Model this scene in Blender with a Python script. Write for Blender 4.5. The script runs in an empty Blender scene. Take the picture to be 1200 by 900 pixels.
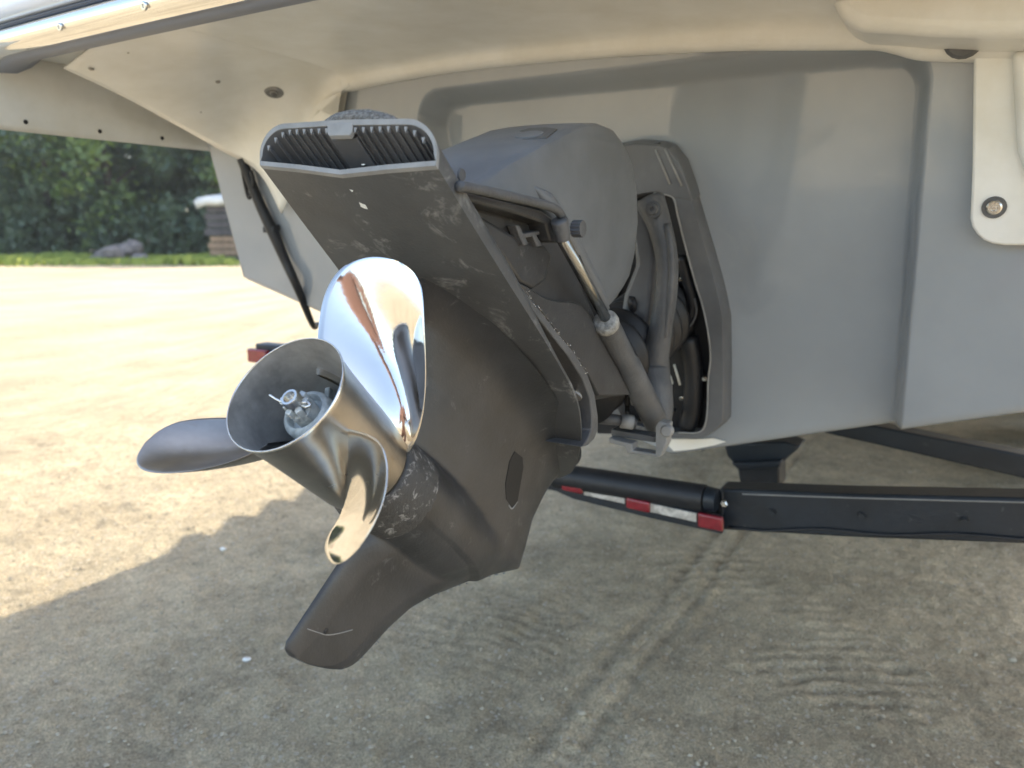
import bpy, bmesh, math, random
import numpy as np
from mathutils import Vector, Matrix
random.seed(7); rng = np.random.default_rng(7)
SC = bpy.context.scene; COL = SC.collection

# ------------------------------------------------------------------ camera
CAM_H = 1.25; PITCH = math.radians(11.3); FPX = 901.0
cd = bpy.data.cameras.new('camera'); cam = bpy.data.objects.new('camera', cd); COL.objects.link(cam)
cam.location = (0, 0, CAM_H); cam.rotation_euler = (math.pi/2 - PITCH, 0, 0)
cd.sensor_width = 34.6; cd.lens = FPX/1200*34.6; cd.clip_start = .02; cd.clip_end = 3000
cd.dof.use_dof = True; cd.dof.focus_distance = .93; cd.dof.aperture_fstop = 4.8
SC.camera = cam
# ------------------------------------------------------------------ light
SUN = Vector(tuple(.28*np.array([.861, -.508, 0])+1.1*np.array([.508, .861, 0])+np.array([0, 0, 1.]))).normalized()   # ahead of the boat and to its right
w = bpy.data.worlds.new('World'); SC.world = w; w.use_nodes = True
nt = w.node_tree; bg = nt.nodes['Background']
sky = nt.nodes.new('ShaderNodeTexSky'); sky.sky_type = 'NISHITA'; sky.sun_disc = False
sky.sun_elevation = math.asin(SUN.z); sky.sun_rotation = math.atan2(SUN.x, SUN.y)
sky.air_density = 1.0; sky.dust_density = 1.5
nt.links.new(sky.outputs[0], bg.inputs[0]); bg.inputs[1].default_value = .15
sl = bpy.data.lights.new('sun', 'SUN'); sl.energy = 2.0; sl.angle = math.radians(.5); sl.color = (1, .96, .88)
so = bpy.data.objects.new('sun', sl); COL.objects.link(so); so.rotation_euler = SUN.to_track_quat('Z', 'Y').to_euler()
so.location = SUN*30
SC.view_settings.view_transform = 'Standard'; SC.view_settings.look = 'None'
SC.view_settings.exposure = 2.02
SC.view_settings.use_white_balance = True; SC.view_settings.white_balance_temperature = 7400; SC.view_settings.gamma = 1

# ------------------------------------------------------------------ frames of reference (numpy)
Rw = np.array([[1, 0, 0], [0, math.sin(PITCH), math.cos(PITCH)], [0, -math.cos(PITCH), math.sin(PITCH)]])
CAM = np.array([0, 0, CAM_H])
def ray(px, py): return np.array([(px-600)/FPX, -(py-450)/FPX, -1.0]) @ Rw
A = np.array([-.369, -.625, .688]); A /= np.linalg.norm(A)          # drive: aft along the propeller shaft
S = np.array([-A[1], A[0], 0.0]); S /= np.linalg.norm(S)            # boat and drive: across
U = np.cross(S, A); U = U if U[2] > 0 else -U                       # drive: up
Fh = np.cross([0, 0, 1.0], S); Fh /= np.linalg.norm(Fh)             # boat: forward
Fh = Fh if Fh[1] > 0 else -Fh
Z = np.array([0, 0, 1.0])
O = CAM + ray(334, 461)*.72
def D(a, s, u): return O + a*A + s*S + u*U
OB = np.array([O[0], O[1], 0])
def B(f, s, z): return OB + f*Fh + s*S + z*Z
def hit(px, py, pt, n):
    r = ray(px, py); return CAM + r*(np.dot(np.array(pt)-CAM, n)/np.dot(r, n))
def bl(wp): wp = np.array(wp)-OB; return np.array([wp@Fh, wp@S, wp[2]])
def dl(wp): wp = np.array(wp)-O; return np.array([wp@A, wp@S, wp@U])
def hs(px, py, s): return hit(px, py, O+s*S, S)                     # a point of the plane at side offset s
def hf(px, py, f): return hit(px, py, O+f*Fh, Fh)                   # a point of the cross plane at f
KEEL = bl(hit(785, 530, O, S)); RAKE = math.radians(14)
NT = Fh*math.cos(RAKE) + Z*math.sin(RAKE)
def ht(px, py, off): return hit(px, py, B(KEEL[0]-off, 0, KEEL[2]), NT)   # a point of the transom plane moved aft by off
def ft(z): return KEEL[0] - math.tan(RAKE)*(z-KEEL[2])              # f of the transom plane at height z

# ------------------------------------------------------------------ materials
def srgb(c): return tuple(((x/255)/12.92 if x/255 <= .04045 else ((x/255+.055)/1.055)**2.4) for x in c)
def mat(name, col, rough=.5, metal=0, var=.0, vscale=8, col2=None, bump=0, bscale=40, coat=0, spec=.5,
        scuff=None, scuff_col=(.3, .3, .29), scuff_scale=14, scuff_thr=.62, rvar=0, detail=5, stretch=None, dist=0):
    m = bpy.data.materials.new(name); m.use_nodes = True; n = m.node_tree.nodes; l = m.node_tree.links
    b = n['Principled BSDF']; b.inputs['Roughness'].default_value = rough; b.inputs['Metallic'].default_value = metal
    b.inputs['Coat Weight'].default_value = coat; b.inputs['Coat Roughness'].default_value = .06
    b.inputs['Specular IOR Level'].default_value = spec
    b.inputs['Base Color'].default_value = (*col, 1)
    tc = n.new('ShaderNodeTexCoord'); src = tc.outputs['Object']
    if stretch:
        mp = n.new('ShaderNodeMapping'); mp.inputs['Scale'].default_value = stretch; l.new(src, mp.inputs[0]); src = mp.outputs[0]
    cur = None
    if var or col2:
        nz = n.new('ShaderNodeTexNoise'); nz.inputs['Scale'].default_value = vscale; nz.inputs['Detail'].default_value = detail
        nz.inputs['Roughness'].default_value = .62; nz.inputs['Distortion'].default_value = dist
        l.new(src, nz.inputs[0])
        rp = n.new('ShaderNodeValToRGB'); rp.color_ramp.elements[0].position = .35; rp.color_ramp.elements[1].position = .68
        c2 = col2 if col2 else tuple(min(1, x*(1+var)) for x in col)
        c1 = col if col2 else tuple(x*(1-var) for x in col)
        rp.color_ramp.elements[0].color = (*c1, 1); rp.color_ramp.elements[1].color = (*c2, 1)
        l.new(nz.outputs[0], rp.inputs[0]); cur = rp.outputs[0]
    if scuff:
        n2 = n.new('ShaderNodeTexNoise'); n2.inputs['Scale'].default_value = scuff_scale; n2.inputs['Detail'].default_value = 9
        n2.inputs['Roughness'].default_value = .72; n2.inputs['Distortion'].default_value = .6
        l.new(src, n2.inputs[0])
        r2 = n.new('ShaderNodeValToRGB'); r2.color_ramp.elements[0].position = scuff_thr; r2.color_ramp.elements[1].position = min(.99, scuff_thr+.12)
        r2.color_ramp.elements[0].color = (0, 0, 0, 1); r2.color_ramp.elements[1].color = (scuff, scuff, scuff, 1)
        l.new(n2.outputs[0], r2.inputs[0])
        mx = n.new('ShaderNodeMix'); mx.data_type = 'RGBA'
        l.new(r2.outputs[0], mx.inputs[0])
        if cur is not None: l.new(cur, mx.inputs[6])
        else: mx.inputs[6].default_value = (*col, 1)
        mx.inputs[7].default_value = (*scuff_col, 1); cur = mx.outputs[2]
    if cur is not None: l.new(cur, b.inputs['Base Color'])
    if rvar:
        n4 = n.new('ShaderNodeTexNoise'); n4.inputs['Scale'].default_value = vscale*2.3; n4.inputs['Detail'].default_value = 6
        l.new(src, n4.inputs[0]); mr = n.new('ShaderNodeMapRange'); mr.inputs[3].default_value = max(0, rough-rvar); mr.inputs[4].default_value = rough+rvar
        l.new(n4.outputs[0], mr.inputs[0]); l.new(mr.outputs[0], b.inputs['Roughness'])
    if bump:
        n3 = n.new('ShaderNodeTexNoise'); n3.inputs['Scale'].default_value = bscale; n3.inputs['Detail'].default_value = 6
        n3.inputs['Roughness'].default_value = .65
        l.new(src, n3.inputs[0]); bp = n.new('ShaderNodeBump'); bp.inputs['Strength'].default_value = bump; bp.inputs['Distance'].default_value = .004
        l.new(n3.outputs[0], bp.inputs['Height']); l.new(bp.outputs[0], b.inputs['Normal'])
    return m
M = {}
M['drive'] = mat('drive_paint', (.041, .041, .042), .38, var=.25, vscale=12, bump=.14, bscale=260, scuff=.6, scuff_col=(.20, .195, .19), scuff_scale=34, scuff_thr=.60, rvar=.14)
M['plate'] = mat('drive_paint_lit', (.074, .075, .075), .38, var=.2, vscale=9, bump=.12, bscale=300, scuff=.85, scuff_col=(.30, .30, .29), scuff_scale=20, scuff_thr=.57, rvar=.12)  # drive paint with the plate's stronger light put into the colour; scuffs are wear
M['rim'] = mat('worn_rim', (.25, .25, .245), .55, metal=.0, var=.15, vscale=30, bump=.1, bscale=200)
M['inner'] = mat('cavity_paint', (.10, .104, .112), .6, var=.15, vscale=20)
M['cowl'] = mat('cowl_plastic', (.15, .162, .175), .42, var=.14, vscale=10, bump=.22, bscale=700, scuff=.22, scuff_col=(.16, .16, .16), scuff_scale=40, scuff_thr=.66)
M['dark'] = mat('black_rubber', (.012, .013, .016), .5, var=.3, vscale=20, bump=.1, bscale=120)
M['cast'] = mat('grey_casting', (.095, .097, .10), .48, var=.25, vscale=16, bump=.35, bscale=240, scuff=.4, scuff_col=(.25, .24, .22), scuff_scale=30, scuff_thr=.64)
M['shield'] = mat('shield_paint', (.12, .124, .13), .45, var=.15, vscale=10, bump=.15, bscale=300)
M['steel'] = mat('polished_steel', (.69, .665, .63), .08, metal=1, var=.05, vscale=6, bump=.07, bscale=14, rvar=.04, scuff=.25, scuff_col=(.55, .5, .44), scuff_scale=30, scuff_thr=.66)
M['steel2'] = mat('dull_steel', (.36, .335, .305), .31, metal=1, var=.22, vscale=9, bump=.08, bscale=60, rvar=.1, scuff=.5, scuff_col=(.33, .24, .17), scuff_scale=24, scuff_thr=.62)
M['rod'] = mat('rod_steel', (.30, .30, .29), .22, metal=1, var=.1, vscale=30)
M['void'] = mat('intake_void', (.004, .005, .007), .6)
M['bore'] = mat('sooty_bore', (.30, .29, .27), .5, metal=.15, var=.4, vscale=14, bump=.2, bscale=90)
M['bright'] = mat('bright_metal', (.72, .70, .66), .22, metal=1, var=.1, vscale=40, bump=.1, bscale=200)
M['crust'] = mat('chipped_collar', (.055, .054, .053), .55, bump=.5, bscale=150, scuff=.95, scuff_col=(.36, .35, .34), scuff_scale=95, scuff_thr=.545)
M['crust2'] = mat('flaking_ring', (.20, .20, .19), .6, col2=(.55, .54, .50), vscale=120, bump=1.0, bscale=200)
M['foam'] = mat('pitted_zinc', (.10, .09, .075), .9, col2=(.30, .275, .24), vscale=300, bump=.8, bscale=500)
M['hub'] = mat('prop_nut_dirty', (.30, .32, .31), .4, metal=.1, col2=(.68, .70, .68), vscale=60, bump=.5, bscale=150)
M['gel'] = mat('grey_gelcoat', (.30, .325, .35), .07, var=.07, vscale=2.5, spec=.9, bump=.012, bscale=30, rvar=.04, scuff=.22, scuff_col=(.40, .41, .40), scuff_scale=9, scuff_thr=.6)
M['gel2'] = mat('grey_gelcoat_outer', (.36, .37, .375), .25, var=.05, vscale=3, coat=.5, bump=.03, bscale=60)
M['cream'] = mat('white_gelcoat_dusty', (.72, .70, .635), .36, col2=(.82, .81, .77), vscale=9, bump=.14, bscale=120, coat=.2, detail=8, scuff=.6, scuff_col=(.40, .38, .33), scuff_scale=70, scuff_thr=.67)
M['fascia'] = mat('fascia_gelcoat', (.62, .68, .78), .08, var=.03, vscale=3, coat=.8)
M['chrome'] = mat('rail_stainless', (.86, .85, .82), .08, metal=1, var=.04, vscale=9, bump=.02, bscale=50)
M['lip'] = mat('lip_shade_tone', (.22, .24, .29), .5)  # dark tone paints the shade below the rail into the lip
M['seam'] = mat('rail_insert_rubber', (.02, .03, .06), .35)
M['trailer'] = mat('trailer_black', (.008, .013, .020), .42, var=.3, vscale=8, bump=.2, bscale=90, scuff=.5, scuff_col=(.13, .13, .13), scuff_scale=38, scuff_thr=.62)
M['lens'] = mat('red_lens', (.22, .010, .02), .18, coat=.6, var=.15, vscale=60, bump=.3, bscale=160)
M['strip'] = mat('reflector_strip', (.30, .285, .26), .35, metal=.3, col2=(.68, .66, .62), vscale=50, bump=.2, bscale=150)
M['white'] = mat('white_stone', (.8, .8, .76), .7)
M['grass'] = mat('grass', (.18, .24, .04), .8, col2=(.34, .38, .08), vscale=3)
M['bark'] = mat('bark', (.09, .07, .05), .9, var=.3, vscale=6, bump=.5, bscale=12)
M['tarp'] = mat('white_tarp', (.72, .72, .70), .5, var=.1, vscale=3)
M['wood'] = mat('weathered_wood', (.09, .08, .08), .85, var=.4, vscale=3)
M['wood2'] = mat('tan_boards', (.34, .22, .14), .85, var=.3, vscale=3)
M['rock'] = mat('grey_rock', (.22, .19, .18), .9, var=.35, vscale=3)
M['tag'] = mat('pale_label', (.55, .55, .5), .5)
def leafmat(name, c1, c2):
    m = mat(name, c1, .55, col2=c2, vscale=1.1, detail=3)
    n = m.node_tree.nodes; l = m.node_tree.links; b = n['Principled BSDF']
    tr = n.new('ShaderNodeBsdfTranslucent'); tr.inputs[0].default_value = (c2[0]*1.3, c2[1]*1.5, c2[2]*.7, 1)
    ms = n.new('ShaderNodeMixShader'); ms.inputs[0].default_value = .35
    l.new(b.outputs[0], ms.inputs[1]); l.new(tr.outputs[0], ms.inputs[2]); l.new(ms.outputs[0], n['Material Output'].inputs[0])
    return m
M['leaf'] = leafmat('leaf_dark', (.075, .115, .085), (.12, .17, .10))
M['leaf2'] = leafmat('leaf_mid', (.09, .14, .075), (.20, .27, .08))

# ------------------------------------------------------------------ object helpers (all shapes in world metres)
WL = {}
def empty(name, loc, label, cat, group=None):
    o = bpy.data.objects.new(name, None); COL.objects.link(o); o.location = loc; o.empty_display_size = .1
    WL[o] = np.array(loc, float); o['label'] = label; o['category'] = cat
    if group: o['group'] = group
    return o
def obj(name, verts, faces, m, parent=None, smooth=True, label=None, cat=None, kind=None, group=None, bevel=0, seg=2, sub=0, solid=0, angle=None, org=None):
    v = np.asarray(verts, float); c = np.array(org, float) if org is not None else (v.min(0)+v.max(0))/2
    me = bpy.data.meshes.new(name); me.from_pydata((v-c).tolist(), [], faces); me.validate()
    bm = bmesh.new(); bm.from_mesh(me); bmesh.ops.remove_doubles(bm, verts=bm.verts, dist=1e-6)
    bmesh.ops.recalc_face_normals(bm, faces=bm.faces); bm.to_mesh(me); bm.free()
    if smooth: me.polygons.foreach_set('use_smooth', [True]*len(me.polygons))
    me.materials.append(m)
    o = bpy.data.objects.new(name, me); COL.objects.link(o)
    pl = WL[parent] if parent is not None else np.zeros(3)
    o.location = c-pl; WL[o] = c
    if parent is not None: o.parent = parent
    if solid: md = o.modifiers.new('thickness', 'SOLIDIFY'); md.thickness = solid; md.offset = 0
    if bevel:
        md = o.modifiers.new('bevel', 'BEVEL'); md.width = bevel; md.segments = seg; md.limit_method = 'ANGLE'; md.angle_limit = math.radians(30)
        md.harden_normals = False
    if sub: md = o.modifiers.new('sub', 'SUBSURF'); md.levels = sub; md.render_levels = sub
    if smooth and (bevel or angle) and not sub:
        md = None
        me.polygons.foreach_set('use_smooth', [True]*len(me.polygons))
        try:
            me.set_sharp_from_angle(angle=math.radians(angle or 40))
        except Exception: pass
    for k, x in (('label', label), ('category', cat), ('kind', kind), ('group', group)):
        if x: o[k] = x
    return o
def grid_faces(nr, nc, closed=False):
    f = []
    for i in range(nr-1):
        for j in range(nc if closed else nc-1):
            j2 = (j+1) % nc; f.append((i*nc+j, i*nc+j2, (i+1)*nc+j2, (i+1)*nc+j))
    return f
def prism(bot, top):
    n = len(bot); v = list(bot)+list(top)
    f = [tuple(range(n))[::-1], tuple(range(n, 2*n))]+[(i, (i+1) % n, n+(i+1) % n, n+i) for i in range(n)]
    return v, f
def loft(rings, cap=True):
    n = len(rings[0]); v = [p for r in rings for p in r]; f = grid_faces(len(rings), n, True)
    if cap: f.append(tuple(range(n))[::-1]); f.append(tuple(range((len(rings)-1)*n, len(rings)*n)))
    return v, f
def frame(d):
    d = np.array(d, float); d /= np.linalg.norm(d); h = Z if abs(d[2]) < .9 else np.array([1., 0, 0])
    x = np.cross(h, d); x /= np.linalg.norm(x); return d, x, np.cross(d, x)
def lathe(p0, d, prof, n=32, cap=True):
    d, x, y = frame(d); rings = []
    for t, r in prof:
        rings.append([np.array(p0)+d*t+r*(math.cos(q)*x+math.sin(q)*y) for q in np.linspace(0, 2*math.pi, n, endpoint=False)])
    return loft(rings, cap)
def smooth_path(pts, k=6):
    pts = [np.array(p, float) for p in pts]; out = []
    P = [pts[0]*2-pts[1]]+pts+[pts[-1]*2-pts[-2]]
    for i in range(1, len(P)-2):
        for t in np.linspace(0, 1, k, endpoint=False):
            a, b, c, d = P[i-1], P[i], P[i+1], P[i+2]
            out.append(.5*((2*b)+(-a+c)*t+(2*a-5*b+4*c-d)*t*t+(-a+3*b-3*c+d)*t**3))
    out.append(pts[-1]); return out
def tube(pts, r, n=14, k=6, smooth=True):
    P = smooth_path(pts, k) if smooth and len(pts) > 2 else [np.array(p, float) for p in pts]
    if not hasattr(r, '__len__'): r = [r]*len(pts)
    rr = np.interp(np.linspace(0, 1, len(P)), np.linspace(0, 1, len(r)), r)
    rings = []; d0, x, y = frame(P[1]-P[0])
    for i, p in enumerate(P):
        d = P[min(i+1, len(P)-1)]-P[max(i-1, 0)]; d /= np.linalg.norm(d)
        x = x-d*np.dot(x, d); x /= np.linalg.norm(x); y = np.cross(d, x)
        rings.append([p+rr[i]*(math.cos(q)*x+math.sin(q)*y) for q in np.linspace(0, 2*math.pi, n, endpoint=False)])
    return loft(rings)
def merge(*parts):
    V, F_ = [], []
    for v, f in parts:
        o = len(V); V += [np.array(p) for p in v]; F_ += [tuple(i+o for i in q) for q in f]
    return V, F_
def box(c, ax, ay, az, hx, hy, hz):
    c = np.array(c); bot = [c+sx*hx*ax+sy*hy*ay-hz*az for sx, sy in ((-1, -1), (1, -1), (1, 1), (-1, 1))]
    return prism(bot, [p+2*hz*az for p in bot])
def rim_screw(p, nrm, r, parent, name='screw', m=None, label=None):
    nrm = np.array(nrm)/np.linalg.norm(nrm)
    v, f = lathe(p, nrm, [(0, r), (r*.25, r), (r*.42, r*.8), (r*.42, r*.45), (r*.15, r*.38), (r*.15, .0005)], 18)
    d, x, y = frame(nrm)
    c1 = box(np.array(p)+nrm*r*.2, x, y, nrm, r*.34, r*.08, r*.12); c2 = box(np.array(p)+nrm*r*.2, x, y, nrm, r*.08, r*.34, r*.12)
    return obj(name, *merge((v, f), c1, c2), m or M['bright'], parent, angle=35, label=label)

from mathutils.bvhtree import BVHTree
def cast(o, px, py):
    bt = BVHTree.FromPolygons([tuple(v.co) for v in o.data.vertices], [tuple(p.vertices) for p in o.data.polygons])
    org = Vector(CAM-WL[o]); r = bt.ray_cast(org, Vector(ray(px, py)).normalized())
    if r[0] is None: return None, None
    nn = np.array(r[1]); nn = nn if np.dot(nn, ray(px, py)) < 0 else -nn
    return np.array(r[0])+WL[o], nn
def decal(name, o, pts, m, parent, off=.0006, th=.002, label=None):
    P_ = []
    for q in pts:
        p, nn = cast(o, *q)
        if p is None: return None
        P_.append((p, nn))
    return obj(name, *prism([p+nn*(off-th) for p, nn in P_], [p+nn*off for p, nn in P_]), m, parent, smooth=False, label=label)

# ------------------------------------------------------------------ ground
def vnoise(x, y, seed):
    r = np.random.default_rng(seed); T = r.random((256, 256))
    xi = np.floor(x).astype(int); yi = np.floor(y).astype(int); fx = x-xi; fy = y-yi
    fx = fx*fx*(3-2*fx); fy = fy*fy*(3-2*fy)
    g = lambda a, b: T[a % 256, b % 256]
    return (g(xi, yi)*(1-fx)+g(xi+1, yi)*fx)*(1-fy)+(g(xi, yi+1)*(1-fx)+g(xi+1, yi+1)*fx)*fy-.5
RIDGES = ((.90, .95, 1.05, 2.10, .42, 95, 12, 1.0), (.95, 1.0, .75, 2.75, .25, 90, 14, .6), (-.6, 1.1, -.05, 2.25, .30, 120, 13, .5), (-1.3, 1.1, -1.15, 1.85, .25, 110, 16, .6), (.3, .8, .30, 1.75, .2, 130, 17, .5))
def ridge(x, y, R):
    cx, cy, mx_, my_, mr_, fq, sd, am = R
    rr = np.hypot(x-cx, y-cy); d = np.hypot(x-mx_, y-my_)
    mk = np.exp(-(d/mr_)**4)*np.clip(vnoise(x*3+sd, y*3, sd)*5+.7, 0, 1)*np.clip(vnoise(x*9+sd, y*9, sd+5)*2.5+.9, .45, 1)
    w_ = np.abs(np.sin(rr*fq*.55+2.2*vnoise(x*4, y*4, sd+1)+.9*vnoise(x*17, y*17, sd+2)))
    return am*mk*(w_**1.6-.4)
def gh(x, y):
    near = 1/(1+np.maximum(0, np.hypot(x, y-2.5)-3.0)**2*.15)
    h = .018*vnoise(x*1.3, y*1.3, 1)+.012*vnoise(x*4+9, y*4, 2)
    h += near*(.011*vnoise(x*9, y*9, 3)+.009*vnoise(x*21, y*21+5, 4)+.007*vnoise(x*45, y*45, 5)+.004*vnoise(x*80, y*80, 6))
    # wheel ruts: straight shallow grooves running away to the right
    dx, dy = .50, .866
    q = x*dy-y*dx; l = x*dx+y*dy
    wob = .02*vnoise(l*2, l*0, 8)
    for q0, wd, dp in ((-.78, .020, .008), (-.68, .016, .007), (-1.06, .04, .004)):
        e = np.exp(-((q-q0+wob)/wd)**2); s2 = np.exp(-((abs(q-q0+wob)-wd*1.9)/(wd*.6))**2)
        h += near*(-dp*e+dp*.6*s2)*(.6+.8*(vnoise(l*3, q*3, 9)+.5))
    m = np.exp(-((q+.70)/.10)**2)
    h += near*m*.003*np.sin(l*140+40*abs(q+.70))*(vnoise(l*2+3, q*6, 11) > -.05)
    # curved scuff ridges (a turned tyre) on the right
    for R in RIDGES: h += near*.008*ridge(x, y, R)
    return h
def warp(n, lo, hi, c, w):
    t = np.linspace(-1, 1, n); k = 5.2
    s = np.sinh(k*t**3+1.6*t)/np.sinh(k+1.6)
    # dense, even centre with sides that run out to the horizon
    return s
def axis(c, half, step, far, n):
    core = np.arange(c-half, c+half+step/2, step)
    g = step*np.power((far/step)**(1/n), np.arange(1, n+1))
    g = np.geomspace(step*1.3, far, n)
    return np.r_[(core[0]-g)[::-1], core, core[-1]+g]
gx = axis(0.0, 2.6, .0105, 900, 60); gy = axis(2.75, 1.75, .0105, 900, 60)
X, Y = np.meshgrid(gx, gy); H_ = gh(X, Y)
H_[np.hypot(X, Y) > 60] = 0
me = bpy.data.meshes.new('ground'); nx, ny = len(gx), len(gy)
co = np.c_[X.ravel(), Y.ravel(), H_.ravel()]
idx = np.arange(nx*ny).reshape(ny, nx)
fc = np.stack([idx[:-1, :-1], idx[:-1, 1:], idx[1:, 1:], idx[1:, :-1]], -1).reshape(-1, 4)
me.vertices.add(len(co)); me.vertices.foreach_set('co', co.ravel())
me.loops.add(fc.size); me.loops.foreach_set('vertex_index', fc.ravel().astype(np.int32))
me.polygons.add(len(fc)); me.polygons.foreach_set('loop_start', np.arange(0, fc.size, 4, dtype=np.int32))
try: me.polygons.foreach_set('loop_total', np.full(len(fc), 4, dtype=np.int32))
except Exception: pass
me.update(calc_edges=True); me.polygons.foreach_set('use_smooth', [True]*len(fc))
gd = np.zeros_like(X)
for R in RIDGES: gd += 3.2*ridge(X, Y, R)  # crests lightened, troughs darkened: relief shading painted into the ground colour
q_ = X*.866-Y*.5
gd += .7*np.exp(-((q_+.73)/.03)**2)+.5*np.exp(-((q_+.85)/.03)**2)-.3*np.exp(-((q_+.78)/.010)**2)  # light and shade of the ruts painted in along the tracks
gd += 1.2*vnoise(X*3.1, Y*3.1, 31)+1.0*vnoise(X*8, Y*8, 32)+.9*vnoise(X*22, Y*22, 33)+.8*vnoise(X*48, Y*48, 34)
at = me.attributes.new('relief_shade_mottle', 'FLOAT', 'POINT'); at.data.foreach_set('value', gd.ravel().astype(np.float32))
gm = bpy.data.materials.new('sandy_gravel'); gm.use_nodes = True; n = gm.node_tree.nodes; l = gm.node_tree.links; b = n['Principled BSDF']
b.inputs['Roughness'].default_value = .93; b.inputs['Specular IOR Level'].default_value = .25
tc = n.new('ShaderNodeTexCoord')
def noise(sc_, det=6, ro=.65, src=None):
    q = n.new('ShaderNodeTexNoise'); q.inputs['Scale'].default_value = sc_; q.inputs['Detail'].default_value = det; q.inputs['Roughness'].default_value = ro
    l.new(src or tc.outputs['Object'], q.inputs[0]); return q
def ramp(q, stops):
    r = n.new('ShaderNodeValToRGB'); e = r.color_ramp.elements
    while len(e) < len(stops): e.new(.5)
    for i, (p, c) in enumerate(stops): e[i].position = p; e[i].color = (*c, 1)
    l.new(q.outputs[0], r.inputs[0]); return r
c0 = ramp(noise(.9, 8), [(.3, (.46, .372, .25)), (.5, (.53, .436, .295)), (.72, (.60, .50, .345))])
c1 = ramp(noise(55, 8, .75), [(.32, (.55, .55, .56)), (.5, (1, 1, 1)), (.72, (1.25, 1.24, 1.2))])
mx = n.new('ShaderNodeMix'); mx.data_type = 'RGBA'; mx.blend_type = 'MULTIPLY'; mx.inputs[0].default_value = .5
l.new(c0.outputs[0], mx.inputs[6]); l.new(c1.outputs[0], mx.inputs[7])
vo = n.new('ShaderNodeTexVoronoi'); vo.inputs['Scale'].default_value = 120; l.new(tc.outputs['Object'], vo.inputs[0])
sepc = n.new('ShaderNodeSeparateColor'); l.new(vo.outputs['Color'], sepc.inputs[0])
rs = n.new('ShaderNodeValToRGB'); rs.color_ramp.elements[0].position = .95; rs.color_ramp.elements[1].position = .995
l.new(sepc.outputs[0], rs.inputs[0])
c2 = ramp(noise(11, 9, .78), [(.34, (.62, .62, .64)), (.5, (1, 1, 1)), (.7, (1.2, 1.18, 1.12))])
mxb = n.new('ShaderNodeMix'); mxb.data_type = 'RGBA'; mxb.blend_type = 'MULTIPLY'; mxb.inputs[0].default_value = .6
l.new(mx.outputs[2], mxb.inputs[6]); l.new(c2.outputs[0], mxb.inputs[7]); mx = mxb
aa = n.new('ShaderNodeAttribute'); aa.attribute_name = 'relief_shade_mottle'
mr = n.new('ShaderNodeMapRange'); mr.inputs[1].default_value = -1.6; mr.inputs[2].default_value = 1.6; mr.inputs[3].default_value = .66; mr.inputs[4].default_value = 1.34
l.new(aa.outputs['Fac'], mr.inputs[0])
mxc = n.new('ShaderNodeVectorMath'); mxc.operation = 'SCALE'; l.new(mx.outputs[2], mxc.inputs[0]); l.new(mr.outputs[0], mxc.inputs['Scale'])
vo2 = n.new('ShaderNodeTexVoronoi'); vo2.inputs['Scale'].default_value = 260; l.new(tc.outputs['Object'], vo2.inputs[0])
sp2 = n.new('ShaderNodeSeparateColor'); l.new(vo2.outputs['Color'], sp2.inputs[0])
mg = n.new('ShaderNodeMapRange'); mg.inputs[3].default_value = .74; mg.inputs[4].default_value = 1.26; l.new(sp2.outputs[1], mg.inputs[0])
mxd = n.new('ShaderNodeVectorMath'); mxd.operation = 'SCALE'; l.new(mxc.outputs[0], mxd.inputs[0]); l.new(mg.outputs[0], mxd.inputs['Scale']); mxc = mxd
class _W: pass
mx = _W(); mx.outputs = {2: mxc.outputs[0]}
mx2 = n.new('ShaderNodeMix'); mx2.data_type = 'RGBA'; l.new(rs.outputs[0], mx2.inputs[0]); l.new(mx.outputs[2], mx2.inputs[6]); mx2.inputs[7].default_value = (.62, .55, .44, 1)
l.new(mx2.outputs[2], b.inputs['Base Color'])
nb = noise(90, 8, .75); bp = n.new('ShaderNodeBump'); bp.inputs['Strength'].default_value = 1.0; bp.inputs['Distance'].default_value = .018
l.new(nb.outputs[0], bp.inputs['Height'])
bp2 = n.new('ShaderNodeBump'); bp2.inputs['Strength'].default_value = .8; bp2.inputs['Distance'].default_value = .004
l.new(vo.outputs['Distance'], bp2.inputs['Height']); l.new(bp.outputs[0], bp2.inputs['Normal']); l.new(bp2.outputs[0], b.inputs['Normal'])
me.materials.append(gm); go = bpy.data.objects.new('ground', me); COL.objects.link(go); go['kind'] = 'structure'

# loose gravel: small angular stones, one object
V, F_ = [], []
ico = [(0, 0, 1), (.9, 0, .3), (.28, .85, .3), (-.72, .53, .3), (-.72, -.53, .3), (.28, -.85, .3), (0, 0, -.6)]
icf = [(0, 1, 2), (0, 2, 3), (0, 3, 4), (0, 4, 5), (0, 5, 1), (6, 2, 1), (6, 3, 2), (6, 4, 3), (6, 5, 4), (6, 1, 5)]
NS = 20000
sx = rng.uniform(-2.4, 2.2, NS); sy = 1.3+rng.random(NS)**1.4*3.2; sz = gh(sx, sy); sr = .0013+rng.random(NS)**4*.0080
for i in range(NS):
    o_ = len(V); a_ = rng.uniform(0, 6.28); ca, sa = math.cos(a_), math.sin(a_); q = rng.uniform(.6, 1.2, 3)*sr[i]
    for p in ico: V.append((sx[i]+(p[0]*ca-p[1]*sa)*q[0], sy[i]+(p[0]*sa+p[1]*ca)*q[1], sz[i]+p[2]*q[2]*.8))
    F_ += [tuple(k+o_ for k in t) for t in icf]
M['pebble'] = mat('pebbles', (.33, .28, .21), .95, col2=(.52, .45, .34), vscale=20, spec=.1)
go2 = bpy.data.meshes.new('gravel'); go2.from_pydata(V, [], F_); go2.materials.append(M['pebble'])
og = bpy.data.objects.new('gravel', go2); COL.objects.link(og); og['kind'] = 'stuff'; og['label'] = 'fine loose gravel strewn over the packed sandy ground'; og['category'] = 'gravel'
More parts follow.
